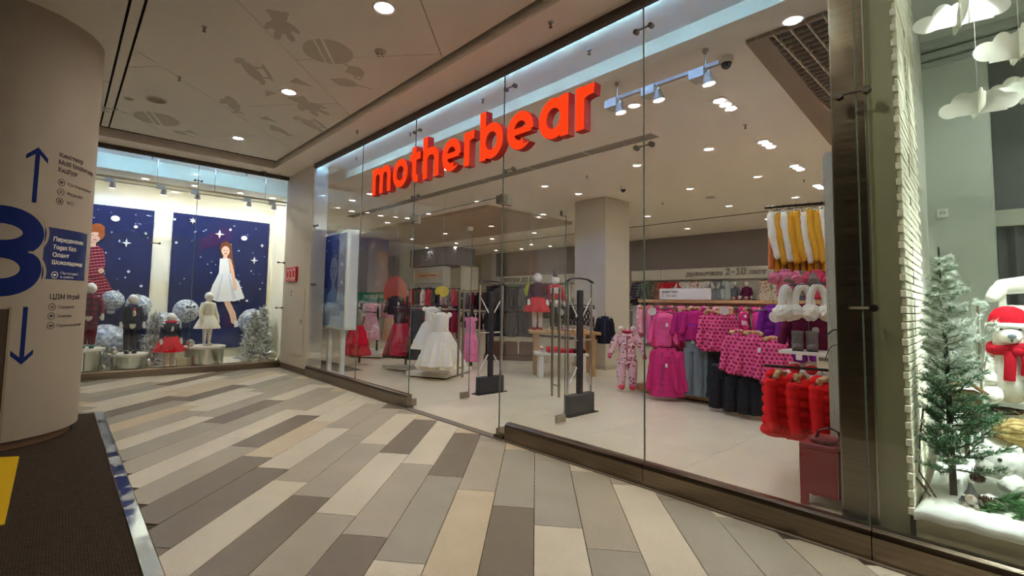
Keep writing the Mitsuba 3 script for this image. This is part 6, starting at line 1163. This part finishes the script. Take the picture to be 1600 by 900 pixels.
def cone_(lb, x, y, z, s, tilt):
    t = thing('pine_cone', lb, 'pine cone'); core = ball((x, y, z + s * .5), (s * .45, s * .62, s * .45), 2); part(t, 'core', core, (70, 48, 38), 'matte', True)
    for k in range(46):
        u = (k + .5) / 46; a = k * 2.4; zz = -1 + 2 * u; rr2 = math.sqrt(max(0, 1 - zz * zz)); n = A([rr2 * math.cos(a), zz, rr2 * math.sin(a)]); p = A([x, y, z + s * .5]) + n * A([s * .45, s * .62, s * .45])
        m = ball((0, 0, 0), (s * .15, s * .05, s * .13), 1); m.vertices = m.vertices + p + n * s * .05; part(t, 'scale', m, (116, 88, 72) if k % 2 else (90, 66, 54), 'matte', False)
cone_('brown pine cone lying beside the tiny gnome', 4.04, .235, snow_h(4.04, .235) - .006, .075, 0); cone_('small pine cone in the pine sprays by the lying bear', 4.20, .27, snow_h(4.2, .27) + .06, .05, 0)
# willow branch
t = thing('willow_branch', 'bare branch with white cotton buds left of the fir tree', 'branch'); W0 = A([3.96, .44, snow_h(3.96, .44) - .02])
br = [[W0, (3.95, .52, .47), (3.94, .60, .60), (3.93, .68, .65)], [(3.945, .56, .54), (3.95, .57, .68), (3.95, .575, .85)], [W0 + A([.01, -.02, 0]), (3.96, .50, .50), (3.96, .49, .70), (3.97, .47, .88)], [(3.94, .60, .60), (3.94, .625, .74), (3.945, .60, .80)], [(3.96, .47, .40), (3.95, .54, .50), (3.95, .60, .54)]]
for b in br: part(t, 'twig', tube(b, .0045, 6), (92, 74, 62), 'matte')
for k, p in enumerate([(3.93, .685, .655), (3.932, .655, .65), (3.935, .63, .64), (3.94, .615, .60), (3.94, .60, .575), (3.945, .565, .555), (3.945, .575, .75), (3.95, .575, .80), (3.95, .58, .86), (3.945, .62, .70), (3.94, .63, .745), (3.96, .50, .62), (3.965, .485, .72), (3.967, .475, .80), (3.97, .468, .885), (3.95, .555, .50), (3.95, .605, .545), (3.94, .60, .80), (3.96, .495, .56)]):
    part(t, 'bud', ball(p, (.012, .012, .014), 2), (232, 230, 222), 'matte', True)
# clouds of white card
def cloudpoly(w, h, seed):
    q = np.random.default_rng(seed); n = 5
    g = [ell(-w * .5 + w * (k + .5) / n, (.16 if k in (1, 2, 3) else 0) * h + q.uniform(-.06, .1) * h, w * .16 * q.uniform(.85, 1.15), h * (.36 if k in (0, 4) else .5)) for k in range(n)]
    return unary_union(g + [sbox(-w * .38, -h * .36, w * .38, .1 * h)])
def cloud(lb, x, y, z, w, h, seed, n=2):
    t = thing('card_cloud', lb, 'cloud decoration')
    for k in range(n):
        m = prism(cloudpoly(w * (1 - .08 * k), h, seed + k), -.002, .002); v = m.vertices; m.vertices = np.stack([v[:, 0], v[:, 2], v[:, 1]], 1); m.invert()
        part(t, 'panel', place(m, (x, y, z), PI / 2 + .25 + k * PI / n), (238, 240, 232), 'matte', False)
    part(t, 'cord', tube([(x, y, z - h * .5), (x, y, ZS if x < 4.39 else 4.02)], .0025, 5), (220, 222, 214), 'satin')
cloud('white card cloud high up in the display, brightly lit by the lamp', 4.55, .27, 3.48, .42, .17, 5); cloud('card cloud hanging lower left above the fir tree', 4.42, .20, 2.79, .34, .14, 9); cloud('card cloud at the right edge of the frame, middle height', 4.22, .01, 3.03, .34, .17, 13); cloud('card cloud far at the right edge behind the others', 4.9, -.02, 2.98, .36, .16, 17)
# white chair with plush
t = thing('chair', 'white wooden chair with a white plush cover behind the seated bear', 'chair'); cx_, cy_ = 5.35, .02
for yy in (-.17, .13):
    part(t, 'back_post', box(cx_ + .10, cx_ + .14, cy_ + yy, cy_ + yy + .045, .70, 1.62, .005), (236, 236, 228), 'satin', False); part(t, 'leg', box(cx_ - .26, cx_ - .22, cy_ + yy, cy_ + yy + .045, .70, 1.12, .005), (236, 236, 228), 'satin', False)
for z in (1.26, 1.46): part(t, 'back_slat', box(cx_ + .105, cx_ + .135, cy_ - .17, cy_ + .175, z, z + .06, .005), (232, 232, 224), 'satin', False)
part(t, 'seat', box(cx_ - .28, cx_ + .14, cy_ - .19, cy_ + .195, 1.12, 1.155, .006), (234, 234, 226), 'satin', False)
m = H2((cx_ + .12, cy_ + .14, 1.66), .06, (cx_ + .12, cy_ - .16, 1.70), .075) + H2((cx_ + .08, cy_ + .17, 1.63), .05, (cx_ + .05, cy_ + .20, 1.58), .04); mm = m.refine_to_length(.02).to_mesh(); m = trimesh.Trimesh(mm.vert_properties[:, :3], mm.tri_verts, process=True); trimesh.smoothing.filter_taubin(m, iterations=6); part(t, 'plush_cover', m, (240, 240, 232), 'matte', True)
# its lamps
for i, (x, y, aim, lb, k) in enumerate([(4.25, .16, (4.6, .28, 3.25), 'spot lamp over the brightly lit card cloud', .35), (3.98, .28, (4.15, .28, .4), 'spot lamp over the fir tree near the glass', .55), (3.98, -.70, (4.85, .12, .95), 'spot lamp near the glass aimed at the seated bear', .8), (4.1, -1.0, (4.7, .0, .6), 'spot lamp over the right part of the snow, outside the frame', .95), (5.6, -.35, (5.7, .1, .8), 'spot lamp at the back of the snowy display', .10)]):
    dv = A(aim) - A([x, y, 3.90]); dv = dv / np.linalg.norm(dv)
    spot(lb, x, y, 3.90, dv, 'lamps of the snowy display', SNOWCOL, 60, .06)
    scene[f'snow_beam_{i}'] = {'type': 'spot', 'to_world': T4().look_at(origin=(A([x, y, 3.90]) + dv * .07).tolist(), target=list(aim), up=[1, 0, 0]), 'intensity': {'type': 'rgb', 'value': [k * L_SNOW * c for c in SNOWCOL]}, 'cutoff_angle': [22.0, 20.0, 19.0, 30.0, 62.0][i], 'beam_width': [12.0, 11.0, 11.0, 18.0, 30.0][i], 'sampling_weight': 7.0}
